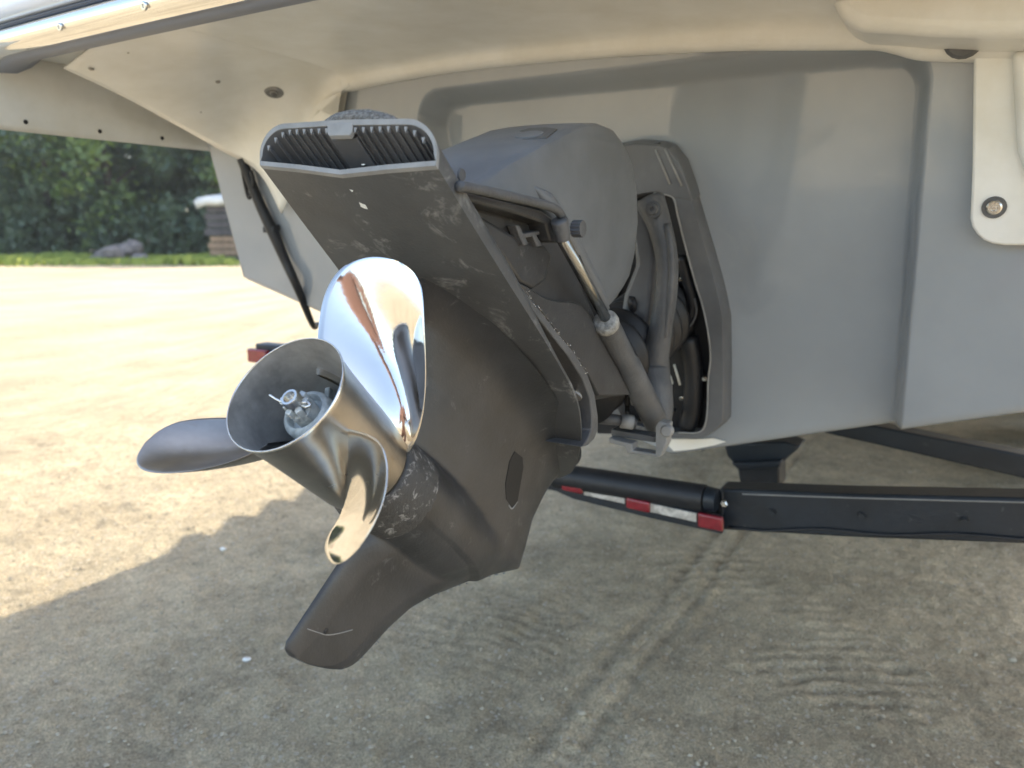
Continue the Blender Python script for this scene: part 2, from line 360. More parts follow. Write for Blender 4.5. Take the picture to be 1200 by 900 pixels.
# countable bits lying on the gravel
def stone(px, py, r, m, name, label, cat):
    p = hit(px, py, (0, 0, 0), Z); p[2] = float(gh(np.array([p[0]]), np.array([p[1]]))[0])
    v = []; rs_ = np.random.default_rng(int(px)); ff = []
    rings = []
    for t in np.linspace(.15, math.pi-.15, 6):
        rings.append([p+np.array([math.sin(t)*math.cos(q)*r*1.1, math.sin(t)*math.sin(q)*r*.85, math.cos(t)*r*.6+r*.4])*rs_.uniform(.85, 1.1) for q in np.linspace(0, 2*math.pi, 8, endpoint=False)])
    obj(name, *loft(rings), m, label=label, cat=cat, smooth=True, angle=30)
stone(289, 775, .012, M['white'], 'white_pebble', 'small white pebble on the shaded gravel left of the skeg tip', 'pebble')
stone(262, 646, .012, M['white'], 'white_pebble', 'pale pebble in the shade close to the sunlit edge below the left blade', 'pebble')
stone(682, 840, .011, M['pebble'], 'grey_pebble', 'grey pebble on the shaded gravel at the bottom of the view', 'pebble')
stone(1186, 774, .013, M['pebble'], 'grey_pebble', 'grey pebble on the raked ground near the right edge of the view', 'pebble')

# ------------------------------------------------------------------ background: grass strip, woods, stack, rubble
gv, gf = [], []
for i in range(9000):
    x = rng.uniform(-34, 14); y = rng.uniform(27.3, 34); hgt = rng.uniform(.06, .26)+.12*max(0, math.sin(x*.9)); a_ = rng.uniform(0, 3.14); dx, dy = math.cos(a_)*.05, math.sin(a_)*.05
    y += .8*math.sin(x*.35)
    o_ = len(gv); z0 = .0
    gv += [(x-dx, y-dy, z0), (x+dx, y+dy, z0), (x+dx*3, y+dy+.05, hgt), (x-dx*3, y-dy-.05, hgt*.9)]
    gf.append((o_, o_+1, o_+2, o_+3))
gme = bpy.data.meshes.new('grass'); gme.from_pydata(gv, [], gf); gme.materials.append(M['grass'])
g_o = bpy.data.objects.new('grass', gme); COL.objects.link(g_o); g_o['kind'] = 'stuff'; g_o['label'] = 'sunlit strip of green grass along the foot of the woods'; g_o['category'] = 'grass'
def crown(n_clump, seed, rx, rz, zc, leaf):
    r = np.random.default_rng(seed); V = []
    for c in range(n_clump):
        d = r.normal(size=3); d /= np.linalg.norm(d); rad = r.uniform(.45, 1)**.5
        cx = np.array([d[0]*rx*rad, d[1]*rx*rad, zc+d[2]*rz*rad]); cr = r.uniform(.45, 1.0)
        k = 46
        pts = cx+r.normal(size=(k, 3))*cr*.42
        for p in pts:
            a = r.normal(size=3); a /= np.linalg.norm(a); b_ = np.cross(a, r.normal(size=3)); b_ /= np.linalg.norm(b_)
            s_ = leaf*r.uniform(.6, 1.3)
            V.append([p-a*s_, p+b_*s_*.55, p+a*s_, p-b_*s_*.55])
    V = np.array(V).reshape(-1, 3); nf = len(V)//4
    return V, [(4*i, 4*i+1, 4*i+2, 4*i+3) for i in range(nf)]
def tree(x, y, proto, label, s_=1.0):
    t = empty('broadleaf_tree', (x, y, 0), label, 'tree', 'trees at the edge of the woods'); t.rotation_euler.z = rng.uniform(0, 6.28); t.scale = (s_, s_, s_*rng.uniform(.9, 1.1))
    for nm, msh in proto:
        o = bpy.data.objects.new(nm, msh); COL.objects.link(o); o.parent = t
    return t
protos = []
for k in range(4):
    hh = 9+k; V, F_ = crown(150, 40+k, 3.2, hh*.5, hh*.52, .18)
    cm = bpy.data.meshes.new('crown'); cm.from_pydata(V.tolist(), [], F_); cm.materials.append(M['leaf' if k % 2 else 'leaf2'])
    parts = [tube([(0, 0, -.1), (.1, .05, hh*.3), (-.1, .1, hh*.6), (.1, 0, hh*.9)], [.22, .17, .1, .03], 8, 3)]
    for q in range(7):
        a_ = q*2.4; z0 = hh*(.25+.08*q); parts.append(tube([(0, 0, z0), (math.cos(a_)*1.1, math.sin(a_)*1.1, z0+.9), (math.cos(a_)*2.1, math.sin(a_)*2.1, z0+1.4)], [.08, .05, .02], 6, 2))
    tv, tf = merge(*parts); tm = bpy.data.meshes.new('trunk'); tm.from_pydata([tuple(map(float, p)) for p in tv], [], tf); tm.materials.append(M['bark'])
    protos.append([('trunk', tm), ('crown', cm)])
tx = np.linspace(-40, 26, 19)
LBL = ['dark green tree in the edge of the woods, hidden by the boat']*19
# (columns of trees seen between the left edge of the view and the hull)
for i_, t_ in zip(range(4, 9), ['dark green tree at the very left edge of the view, behind the grass', 'dark green tree rising just left of the grey rock heap', 'dark green tree rising right behind the grey rock heap', 'dark green tree between the rock heap and the tarped stack', 'dark green tree rising behind the tarped lumber stack']): LBL[i_] = t_
for i, x in enumerate(tx):
    where = 'seen left of the boat' if x < -11 else 'hidden behind the boat'
    tree(x+rng.uniform(-.8, .8), 36.5+rng.uniform(-1.2, 1.2), protos[i % 4], LBL[i], rng.uniform(.85, 1.1))
# the far woods and the undergrowth read as one dark mass
V, F_ = [], []
for i, x in enumerate(np.arange(-60, 46, 2.6)):
    v, f = crown(60, 300+i, 2.4, 5.4 if i % 2 else 4.8, 4.6, .34); v = v+np.array([x, 41+rng.uniform(-1, 1), 0]); o_ = len(V)
    V += v.tolist(); F_ += [tuple(k+o_ for k in t) for t in f]
for i, x in enumerate(np.arange(-42, 28, 1.5)):
    v, f = crown(20, 900+i, 1.1, 1.5, 1.1, .17); v = v+np.array([x, 35.2+rng.uniform(-.4, .4), 0]); o_ = len(V)
    V += v.tolist(); F_ += [tuple(k+o_ for k in t) for t in f]
wm = bpy.data.meshes.new('woods'); wm.from_pydata(V, [], F_); wm.materials.append(M['leaf'])
wo = bpy.data.objects.new('woods', wm); COL.objects.link(wo); wo['kind'] = 'stuff'; wo['label'] = 'dense dark woods and undergrowth filling in behind the front trees'; wo['category'] = 'woods'
fl = obj('forest_floor', [(-400, 34.5, .03), (400, 34.5, .03), (400, 300, .6), (-400, 300, .6)], [(0, 1, 2, 3)], mat('leaf_litter', (.035, .03, .02), .95, var=.4, vscale=1), kind='structure')
# stack under a tarp
p0 = hit(276, 306, (0, 0, 0), Z)*1.0
sd = 29.5; p0 = np.array([-10.45, 31.0, 0])
st = empty('lumber_stack', p0, 'tall stack of weathered boards under a white tarp at the edge of the woods', 'lumber stack')
xa, ya = np.array([1., 0, 0]), np.array([0, 1., 0])
zz = 0
for k, (hh, m_, wd) in enumerate([(.28, 'wood', 1.5), (.26, 'wood2', 1.35), (.26, 'wood2', 1.4), (.24, 'wood2', 1.3), (.3, 'wood', 1.5), (.28, 'wood', 1.4), (.3, 'wood', 1.45), (.26, 'wood', 1.35)]):
    bx_ = [box(p0+np.array([0, dy_, zz+hh/2]), xa, ya, Z, wd, .08, hh/2-.02) for dy_ in (-.45, -.2, .05, .3)]
    obj('board_layer', *merge(*bx_), M[m_], st, smooth=False, label='tan board layer' if m_ == 'wood2' else None); zz += hh
vv = []
for i in range(9):
    for j in range(5):
        u_, v_ = i/4-1, j/2-1; vv.append(p0+np.array([u_*1.7, v_*.75, zz+.35-.18*abs(u_)**3-.15*abs(v_)**2+.05*math.sin(i*2.1+j)]))
obj('tarp', vv, grid_faces(9, 5), M['tarp'], st, solid=.30)
rp = np.array([-15.7, 31.2, 0]); rb = empty('rubble_pile', rp, 'small heap of grey rocks in the grass in front of the woods', 'rock pile')
for k in range(16):
    c = rp+np.array([rng.uniform(-1.1, 1.1), rng.uniform(-.5, .5), 0]); r = rng.uniform(.2, .42); c[2] = max(.1, .75-abs(c[0]-rp[0])*.6)*rng.uniform(.3, 1)
    rings = [[c+np.array([math.sin(t)*math.cos(q), math.sin(t)*math.sin(q), math.cos(t)*.8])*r*rng.uniform(.8, 1.15) for q in np.linspace(0, 6.283, 7, endpoint=False)] for t in np.linspace(.3, 2.8, 4)]
    obj('rock', *loft(rings), M['rock'], rb, smooth=False)

# ------------------------------------------------------------------ the boat: hull, transom, swim platform
boat = empty('motorboat', B(1.2, 0, 0.5), 'large grey and cream motorboat on a trailer seen from right behind its stern', 'boat')
CH = 1.16; DR = math.tan(math.radians(17.4)); PK = .075               # chine half-beam, deadrise, pocket depth
def zv(s): return KEEL[2]+abs(s)*DR
# hull shell forward of the transom
rings = []
for f, wd, kz, sz_, fs in [(0, 1, 0, 0, 0), (1.5, 1.0, 0, 0, 0), (3.6, 1.0, .01, .03, 0), (6.6, .99, .04, .10, 0), (8.0, .75, .3, .2, 0), (9.0, .08, .75, .32, 0)]:
    sec = []
    for s, z in [(0, KEEL[2]), (CH*.5, zv(CH*.5)), (CH, zv(CH)), (CH+.045, 1.40), (CH+.27, 2.30), (CH+.18, 2.33), (0, 2.34)]:
        sec.append((s*wd, z+(kz if z < 1.3 else 0)+(sz_ if z > 1.3 else 0)))
    sec = sec+[(-s, z) for s, z in sec[-2:0:-1]]
    rings.append([B((ft(z)+.004 if f == 0 else KEEL[0]+f), s, z) for s, z in sec])
obj('hull', *loft(rings), M['gel2'], boat, angle=30)
# unseen windscreen sides and invented gunwale wedges, added to cast the stepped shadow edge
V, F_ = [], []
for sgn in (1, -1):
    bot = [B(f, sgn*s, z) for f, s, z in [(2.6, 1.18, 2.30), (3.9, 1.10, 2.30), (3.5, .95, 2.60), (2.75, 1.02, 2.58)]]
    obj('windscreen_side', *prism(bot, [p+.03*sgn*S for p in bot]), M['gel2'], boat, smooth=False)
for k in range(5):
    f0 = 3.78+.235*k; w0 = -1.40-.008*k
    bot = [B(f0, w0, 2.305), B(f0+.19, w0-.12, 2.305), B(f0+.235, w0, 2.305)]
    obj('shadow_wedge', *prism(bot, [p+.03*Z for p in bot]), M['gel2'], boat, smooth=False)

# transom: outer wings (proud) and the recessed centre with rounded corners, one surface
def tpt(s, z, d): return B(ft(z)-d, s, z)
PL, PR, PT = -.475, .445, 1.515                                       # pocket sides and top
ss = np.unique(np.r_[np.linspace(-CH, PL-.04, 22), np.linspace(PL-.04, PL+.03, 30), np.linspace(PL+.03, PR-.03, 40), np.linspace(PR-.03, PR+.04, 30), np.linspace(PR+.04, CH, 22)])
zt = np.unique(np.r_[np.linspace(0, .72, 40), np.linspace(.72, 1, 90)])
V = []
def pocket(s, z):
    cr = .05
    qx = max(abs(s-(PL+PR)/2)-((PR-PL)/2-cr), 0); qz = max(z-(PT-cr), 0)
    sd = math.hypot(qx, qz)-cr if (qx > 0 or qz > 0) else -cr*1.0
    sd = max(sd, -cr)
    t = min(1, max(0, (sd+.006)/.026)); t = t*t*(3-2*t)
    return PK*t
for t in zt:
    for s in ss:
        zb = zv(s); z = zb+t*(1.64-zb)
        V.append(tpt(s, z, pocket(s, z)))
tf = grid_faces(len(zt), len(ss))
# turn the bottom edge forward so the lower corner is rounded and closed to the hull
row = [tpt(s, zv(s), pocket(s, zv(s)))+.012*Fh-.008*Z for s in ss]; row2 = [tpt(s, zv(s), 0)+.06*Fh-.006*Z for s in ss]
V2 = row2+row+V
obj('transom', V2, grid_faces(len(zt)+2, len(ss)), M['gel'], boat)
# outboard return faces of the hull behind the transom wings
vv = [];
for z in np.linspace(zv(CH), 1.64, 12):
    for k in (0, .015, .04, .10): vv.append(tpt(-CH-.02*min(1, k*40), z, PK-k-.0))
obj('hull_corner', vv, grid_faces(12, 4), M['gel2'], boat, solid=.006)
# light caught on the transom's bottom edge, painted as a cream patch
kp = [ht(q[0], q[1], .004) for q in [(787, 514), (822, 514), (836, 513), (851, 517), (838, 521), (812, 526), (790, 528), (784, 522)]]
obj('keel_light_patch', *prism(kp, [p-.003*NT for p in kp]), M['cream'], boat, smooth=False, label='cream patch painting the light caught at the keel edge')

# swim platform moulding -----------------------------------------------------
plat = obj('swim_platform', *[(lambda r: loft(r))([[B(f, s, z) for f, s, z in ring] for ring in
       [[(.315, -1.02, 1.615), (.305, -.5, 1.615), (.30, 0, 1.615), (.305, .5, 1.615), (.315, 1.02, 1.615), (.36, 1.14, 1.615), (.5, 1.2, 1.615), (1.3, 1.22, 1.615), (1.3, -1.22, 1.615), (.5, -1.2, 1.615), (.36, -1.14, 1.615)],
        [(.315, -1.02, 1.72), (.305, -.5, 1.72), (.30, 0, 1.72), (.305, .5, 1.72), (.315, 1.02, 1.72), (.36, 1.14, 1.72), (.5, 1.2, 1.72), (1.3, 1.22, 1.72), (1.3, -1.22, 1.72), (.5, -1.2, 1.72), (.36, -1.14, 1.72)]]])][0],
       M['fascia'], boat, bevel=.02, seg=3, label='swim platform with a pale blue grey edge above the rail')
low = [(400, 107), (450, 96), (520, 84), (600, 75), (700, 66), (800, 60), (865, 57.5), (930, 57), (1000, 56.5), (1027, 57), (1050, 62), (1067, 67), (1087, 69.5), (1138, 71), (1170, 72), (1215, 73)]
upp = [(400, 88), (450, 79), (520, 67), (600, 57), (700, 46), (800, 37), (865, 32), (930, 27), (1000, 28), (1027, 29), (1050, 30), (1067, 30), (1087, 31), (1138, 32), (1170, 32), (1215, 33)]
OFF = PK+.03
rows = [[], [], [], [], [], []]
ZU = 1.586
for a_, b_ in zip(low, upp):
    p = ht(*a_, OFF); q = ht(*b_, OFF); m_ = (p+q)/2-.006*NT
    rows[0].append(p+.03*Fh+.004*Z); rows[1].append(p); rows[2].append(m_); rows[3].append(q-.002*NT)
    l_ = bl(q); rows[4].append(B(l_[0]-.035, l_[1], l_[2]+.012)); rows[5].append(B(.34, l_[1]*1.0, ZU))
def dens_rows(rows, k):
    out = []
    for r in rows: out.append(smooth_path(r, k))
    return out
R_ = dens_rows(rows, 5)
vv = [p for r in R_ for p in r]
obj('underside_moulding', vv, grid_faces(len(R_), len(R_[0])), M['cream'], plat, solid=.006, sub=1, label='cream moulded underside and flange over the recess')
# left gusset: a web of the moulding that sweeps from the platform corner down to the transom
ridge = [B(.40, -.975, 1.552), hit(140, 110, B(.52, 0, 1.54), Fh), hit(205, 145, B(.68, 0, 1.5), Fh), hit(262, 177, B(.84, 0, 1.46), Fh), ht(304, 202, OFF), ht(330, 250, OFF)]
col = [R_[5][0], R_[4][0]*.35+R_[5][0]*.65, R_[4][0]*.7+R_[5][0]*.3, R_[4][0], R_[3][0], R_[1][0]]
topl = [p+.0 for p in col]
n1 = smooth_path(ridge, 6); n2 = smooth_path(topl, 5)
def rs(P_, n):
    P_ = np.array(P_); d = np.r_[0, np.cumsum(np.linalg.norm(np.diff(P_, axis=0), axis=1))]; t = np.linspace(0, d[-1], n)
    return [np.array([np.interp(q, d, P_[:, k]) for k in range(3)]) for q in t]
n1 = rs(n1, 34); n2 = rs(n2, 34)
vv = []
K = 18
for j in range(K+3):
    t = j/K
    for a_, b_ in zip(n1, n2):
        p = a_*(1-t)+b_*t; dz = b_[2]-a_[2]
        p = np.array([p[0], p[1], a_[2]+dz*math.sin(min(t, 1)*math.pi/2)**1.25+.06*max(0, t-1)])
        vv.append(p)
web = obj('corner_web', vv, grid_faces(K+3, len(n1)), M['cream'], plat, solid=.004)
# web side hidden behind the slab: down the left leg of the moulding
leg = [ht(x, y, OFF) for x, y in [(300, 200), (400, 107), (376, 118), (369, 126), (395, 140), (480, 150), (480, 200), (330, 215)]]
obj('left_leg', *prism([p+.02*NT for p in leg], leg), M['cream'], plat, smooth=False)
# underside ceiling to the left of the web, and the side skirt
cl = [(.33, -1.21, 1.590), (.33, -.5, 1.590), (1.0, -.5, 1.590), (1.0, -1.21, 1.590)]
obj('underside_panel', *prism([B(*p) for p in cl], [B(p[0], p[1], 1.612) for p in cl]), M['cream'], plat, smooth=False)
vv = []
for f in np.linspace(.2, 1.02, 12):
    fo = max(.31, f)
    for s, z in [(-1.13, 1.59), (-1.155, 1.56), (-1.17, 1.50), (-1.172, 1.462), (-1.18, 1.452), (-1.192, 1.458), (-1.2, 1.50), (-1.205, 1.60)]: vv.append(B(f, s, z))
obj('side_skirt', vv, grid_faces(12, 8), M['cream'], plat, solid=.004, label='cream side skirt hanging at the left corner')
for px, py in [(30, 143), (117, 154), (190, 162)]:
    p = hit(px, py, B(0, -1.166, 0), S); rim_screw(p, S, .0045, plat, m=M['dark'])
# aft edge: bevelled lip, stainless rub rail, rubber seam
def outline(s):                                                     # f of the aft edge at s
    return .295+.016*abs(s)**2
def sweep(profile, lo=-1.3, hi=1.25, n=70):
    V = []; cols = []
    for s in np.linspace(lo, hi, n):
        f0 = outline(s)+(.12*max(0, abs(s)-1.0)**1.5*6); cols.append((f0, s))
    for df, z in profile:
        for f0, s in cols: V.append(B(f0+df, s, z))
    return V, grid_faces(len(profile), len(cols))
obj('edge_lip', *sweep([(.10, 1.592), (.078, 1.574), (.050, 1.560), (.008, 1.555), (.004, 1.60)]), M['lip'], plat, label='inner lip under the rub rail with the shade put into its colour')
arc = [(.004-.030*math.sin(t)**.8, 1.581-.021*math.cos(t)) for t in np.linspace(0.02, math.pi-.02, 12)]
rail = obj('rub_rail', *sweep([(.012, 1.560)]+arc+[(.012, 1.602)]), M['chrome'], plat, label='polished stainless rub rail along the platform edge')
obj('seam', *sweep([(.004, 1.602), (-.010, 1.603), (-.012, 1.609), (.004, 1.612)]), M['seam'], plat)
obj('fascia', *sweep([(.004, 1.611), (-.020, 1.613), (-.026, 1.625), (-.026, 1.70), (.0, 1.72), (.06, 1.722)]), M['fascia'], plat, label='glossy pale blue grey band above the rail')
for px, py in [(68, 45), (170, 22), (310, 0)]:
    p = hit(px, py, B(outline(-.5)-.026, 0, 0), Fh); d_ = bl(p); p = B(outline(d_[1])-.0255, d_[1], min(max(d_[2], 1.573), 1.59)); rim_screw(p, -Fh-.2*Z, .0065, rail)
# fastenings of the moulding
nd = -NT
def onp(px, py, f, z=None): return hit(px, py, B(f, 0, z if z else 1.55), Z if z else Fh)
p = hit(322, 108, B(.80, 0, 0), Fh); 
bolt_at = []
obj('washer', *lathe(ht(1165, 243, OFF+.0005), nd, [(0, .0165), (.003, .0160), (.003, .012)], 28), M['cast'], plat, angle=35)
rim_screw(ht(1165, 243, OFF+.003), nd, .0105, plat, name='flange_screw', label='steel screw at the bottom of the right leg')
rim_screw(ht(1130, 46, OFF+.004), nd, .026, plat, name='drain_fitting', m=M['cast'], label='round grey fitting tucked under the moulded bump')
def on(objs, px, py):
    best = None
    for o in objs:
        p, nn = cast(o, px, py)
        if p is not None and (best is None or np.linalg.norm(p-CAM) < np.linalg.norm(best[0]-CAM)): best = (p, nn)
    return best
und = bpy.data.objects['underside_moulding']
h_ = on([web, und], 321, 107)
if h_:
    p, nn = h_; p = p+nn*.0022; v, f = lathe(p, nn, [(0, .021), (.002, .0195), (.003, .0165), (.001, .0155), (.001, .010), (.006, .0095), (.007, .004), (.005, .002)], 26)
    obj('web_bolt', v, f, M['rim'], plat, angle=35, label='round recessed fastener in the left corner web')
    v, f = lathe(p+nn*.004, nn, [(0, .008), (.004, .0078), (.006, .004)], 6); obj('bolt_head', v, f, M['cast'], plat, smooth=False)
for q, r_ in (((403, 64), .004), ((255, 94), .005), ((107, 79), .005), ((235, 130), .002), ((480, 92), .003), ((808, 64), .005), ((150, 60), .002), ((905, 12), .003)):
    h_ = on([web, und], *q)
    if h_: rim_screw(h_[0]+h_[1]*.003, h_[1], r_, plat, m=M['steel2'])
# right leg of the moulding
leg = [(1141, 66), (1141, 77), (1139.5, 200), (1137, 257), (1139, 266), (1145, 275), (1153, 282), (1163, 286), (1178, 288), (1260, 288), (1260, 66)]
lp = [ht(x, y, OFF) for x, y in leg]
obj('right_leg', *prism([p+.03*NT for p in lp], lp), M['cream'], plat, bevel=.004, seg=3, label='cream leg of the moulding with a rounded lower corner')
lp = [ht(x, y, OFF+.02) for x, y in [(1186, 60), (1189, 120), (1193, 180), (1205, 215), (1260, 225), (1260, 60)]]
obj('leg_rib', *prism([p+.03*NT for p in lp], lp), M['cream'], plat, bevel=.012, seg=4)
# rounded bump of the moulding at the top right
bp_ = [(972, -30), (975, 2), (983, 18), (993, 28), (1010, 35), (1050, 37), (1087, 40), (1150, 42), (1300, 42), (1300, -30)]
p1 = [hit(x, y, B(.72, 0, 0), Fh) for x, y in bp_]
p2 = [p+.14*Fh for p in p1]
obj('moulded_bump', *prism(p1, p2), M['cream'], plat, bevel=.018, seg=5)
# big screw in its dimple on the web
vv = hit(320, 107, B(.79, 0, 0), Fh)
WEBP = vv
# cable from the transom
cab = [ht(x, y, OFF-.01) for x, y in [(283, 186), (291, 206), (304, 238), (320, 272), (334, 305), (349, 338)]]+[ht(366, 372, .02)-.02*Z, ht(372, 380, -.10)]
cable = empty('transducer_cable', ht(340, 320, OFF), 'black cable running down the left wing of the transom', 'cable')
obj('sheath', *tube(cab, [.012, .012, .013, .015, .012, .011, .008, .008], 10), M['dark'], cable)
obj('loop', *tube([ht(x, y, OFF-.005) for x, y in [(283, 192), (287, 215), (292, 232), (297, 215), (294, 200)]], .005, 8), M['dark'], cable)
obj('clip', *box(ht(318, 268, OFF-.012), S, NT, Z, .02, .012, .008), M['dark'], cable, bevel=.003)

# ------------------------------------------------------------------ the sterndrive
drive = empty('sterndrive', D(-.35, 0, .3), 'black tilted up sterndrive with a polished steel propeller hanging behind the boat', 'sterndrive')
# lower gearcase: leg, torpedo and skeg as one surface; half-thickness over the (a, u) silhouette
LE = [(-.200, -.200), (-.197, -.225), (-.194, -.240), (-.189, -.26), (-.178, -.275), (-.167, -.283), (-.127, -.306), (-.094, -.331), (-.066, -.363), (-.029, -.419), (.006, -.473), (.030, -.520), (.039, -.537), (.066, -.535), (.11, -.524), (.15, -.530), (.192, -.539), (.215, -.54)]
TE = [(-.200, -.170), (-.197, -.160), (-.19, -.157), (-.10, -.176), (-.056, -.186), (-.048, -.172), (-.040, -.152), (.04, -.152), (.05, -.160), (.062, -.163), (.13, -.150), (.18, -.120), (.200, -.085), (.215, -.06)]
def ip(tab, u): return float(np.interp(u, [t[0] for t in tab], [t[1] for t in tab]))
def smax(*v): return sum(max(x, 0)**5 for x in v)**.2
def half(a, u):
    le, te = ip(LE, u), ip(TE, u); x = (te-a)/(te-le+1e-9); x = min(1, max(0, x))
    edge = max(0., min(x, 1-x)); lens = math.sqrt(max(0, 1-(2*x-1)**2))
    Rr = float(np.interp(-a, [.13, .15, .17, .22, .28, .34, .40, .46, .50, .53, .545], [.050, .0505, .053, .057, .057, .052, .044, .034, .026, .016, .010]))
    if a > -.15: Rr = .05
    tor = math.sqrt(max(0, Rr*Rr-u*u)) if abs(u) < Rr else 0
    if u < .06: tor *= min(1., (1-x)/.30)**.55
    sk = (.0062 if u < 0 else 0)*min(1, lens*1.2)*(1+.9*max(0, min(1, (u+.2)/.15)))
    if u < 0: sk *= 1+.9*math.exp(-((u+Rr)/.03)**2)
    lg = 0
    if u > -.02:
        air = (x**.62)*((1-x)**.42)*1.75
        lg = .043*air*(1+.10*max(0, (.06-u)/.06))
        fl = math.exp((u-.212)/.017)
        lg += fl*.050*min(1, air*1.1+.1)
    return smax(tor, sk, lg, .0008)
us = np.unique(np.r_[np.linspace(-.2, -.19, 6), np.linspace(-.19, -.06, 26), np.linspace(-.06, -.03, 14), np.linspace(-.03, .06, 34), np.linspace(.06, .213, 40)])
xs = (1-np.cos(np.linspace(0, math.pi, 64)))/2
rings = []
for u in us:
    le, te = ip(LE, u), ip(TE, u)
    top = [(te+(le-te)*x, 1) for x in xs]; bot = [(te+(le-te)*x, -1) for x in xs[::-1]]
    rings.append([D(a, sg*half(a, u)*1.0, u) for a, sg in top+bot])
gc = obj('gearcase', *loft(rings), M['drive'], drive, angle=55, label='matt black lower gearcase with skeg')
# bare crusty collar between gearcase and propeller
d_, x_, y_ = frame(A)
V = []; prf = [(-.212, .0565), (-.205, .0574), (-.19, .0566), (-.178, .0556), (-.166, .0545), (-.158, .0530), (-.152, .0515), (-.149, .049), (-.149, .03)]
rc = np.random.default_rng(5); NN = 90
for a, r in prf:
    for k in range(NN):
        q = 2*math.pi*k/NN; rr = r+(rc.normal()*.00035 if .05 < r else 0)
        V.append(D(a, rr*math.sin(q), rr*math.cos(q)))
obj('collar', V, grid_faces(len(prf), NN, True), M['crust'], gc, label='chipped bare metal collar behind the propeller hub')
# water intake slot
sl = [(603, 529), (612, 536), (613, 548), (606, 588), (600, 595), (593, 585), (592, 567), (597, 540)]
decal('water_intake', gc, sl, M['void'], gc)
ed_ = [cast(gc, x, y) for x, y in [(606, 588), (600, 596), (596, 592)]]
obj('intake_lip', *tube([p for p, nn in ed_], .0011, 8), M['rim'], gc)
# scratches on the skeg
for pts in ([(360, 737), (372, 741), (384, 744), (398, 742), (413, 738)],):
    obj('scratch', *tube([cast(gc, x, y)[0] for x, y in pts], .0006, 6), M['rim'], gc)
obj('bolt_hole', *lathe(cast(gc, 382, 740)[0], cast(gc, 382, 740)[1], [(0, .0035), (.0006, .003), (.0006, .0005)], 14), M['dark'], gc)
def worn_edge(pts, s, r, seed):
    rr = np.random.default_rng(seed); P_ = smooth_path([hs(x, y, s) for x, y in pts], 8)
    vv, ff = [], []
    for p in P_:
        for _ in range(3):
            if rr.random() < .45: continue
            c = p+rr.normal(size=3)*r*.9; o_ = len(vv); e = rr.uniform(.3, 1)*r
            for v in ico: vv.append(c+np.array(v)*e)
            ff.extend([tuple(k+o_ for k in t) for t in icf])
    return vv, ff
for pts, r_, sd in (([(402, 783), (415, 777), (430, 764), (445, 747), (460, 731)], .0014, 21), ([(500, 700), (520, 691), (545, 683), (570, 675), (598, 669)], .0022, 22), ([(340, 764), (360, 773), (385, 781)], .0012, 23), ([(645, 547), (640, 556), (632, 572)], .0014, 24)):
    obj('worn_edge', *worn_edge([tuple(q) for q in pts], .001, r_, sd), M['rim'], gc, label='edge worn to bare metal')
# anti-ventilation slab ---------------------------------------------------
def slab_sec(a, w_, ub, ut, crease, n=10):
    """cross section of the plate: shallow V below, arched above"""
    v0 = (ut-ub)*.30; cv = (ut-ub)-v0; ch = min(.046, cv*1.5); pts = [(-w_, ub+.003), (-w_*.5, ub-crease*.5+.002), (0, ub-crease), (w_*.5, ub-crease*.5+.002), (w_, ub+.003)]
    pts.append((w_, ut-cv-(.0 if v0 > .006 else -.0)))
    for t in np.linspace(0.12, math.pi/2, n): pts.append((w_-ch*(1-math.cos(t)), ut-cv+cv*math.sin(t)))
    pts.append((0, ut+.0012))
    for t in np.linspace(math.pi/2, .12, n): pts.append((-w_+ch*(1-math.cos(t)), ut-cv+cv*math.sin(t)))
    pts.append((-w_, ut-cv))
    return pts
def DS(a, s, u): return D(a, s, u-.062*s*min(1, max(0, (a+.16)/.24)))
def ring_at(a, sec, slant=0, ub=.21): return [DS(a+slant*(u-ub), s, u) for s, u in sec]
AE = .078
stations = [(AE, .1185, .212, .2475, .004, .75), (.0, .119, .211, .248, .004, .4), (-.08, .1195, .211, .248, .004, 0), (-.14, .1195, .212, .243, .004, 0), (-.19, .12, .213, .232, .003, 0), (-.25, .12, .214, .228, .002, 0),
            (-.31, .119, .213, .228, .001, 0), (-.36, .113, .206, .224, 0, 0), (-.41, .100, .198, .220, 0, 0), (-.46, .08, .192, .216, 0, 0), (-.505, .055, .190, .212, 0, 0), (-.535, .022, .190, .21, 0, 0)]
def dense(st, k=4):
    P_ = smooth_path([np.array(q) for q in st], k); return [tuple(q) for q in P_]
stations = stations[:4]+dense(stations[4:])
outer = [ring_at(a, slab_sec(a, w_, ub, ut, cr), sl_) for a, w_, ub, ut, cr, sl_ in stations]
def shrink(sec, t):
    s_ = np.array(sec); cx = np.array([0, (s_[:, 1].min()+s_[:, 1].max())/2]); out = []
    n = len(s_)
    for i in range(n):
        e = s_[(i+1) % n]-s_[i-1]; nn = np.array([-e[1], e[0]]); nn /= np.linalg.norm(nn)+1e-9
        if np.dot(nn, cx-s_[i]) < 0: nn = -nn
        out.append(tuple(s_[i]+nn*t))
    return out
s0 = slab_sec(AE, .1185, .212, .2475, .004)
v, f = loft(outer, cap=False); nloop = len(s0)
f.append(tuple(range((len(outer)-1)*nloop, len(outer)*nloop)))
cavr = [ring_at(a, shrink(s0, .0035), .75) for a in (AE, AE-.10)]
cv, cf = loft(cavr, cap=False); cf.append(tuple(range(nloop, 2*nloop)))
slab = obj('anti_ventilation_plate', v, f, M['plate'], drive, angle=38, label='broad dusty black plate with a hollow ribbed end')
obj('cavity', cv, cf, M['inner'], slab, angle=40)
r0 = ring_at(AE+.0005, s0, .75); r1 = ring_at(AE+.0005, shrink(s0, .0032), .75); r2 = ring_at(AE-.006, shrink(s0, .0032), .75); r3 = ring_at(AE-.004, shrink(s0, -.0006), .75)
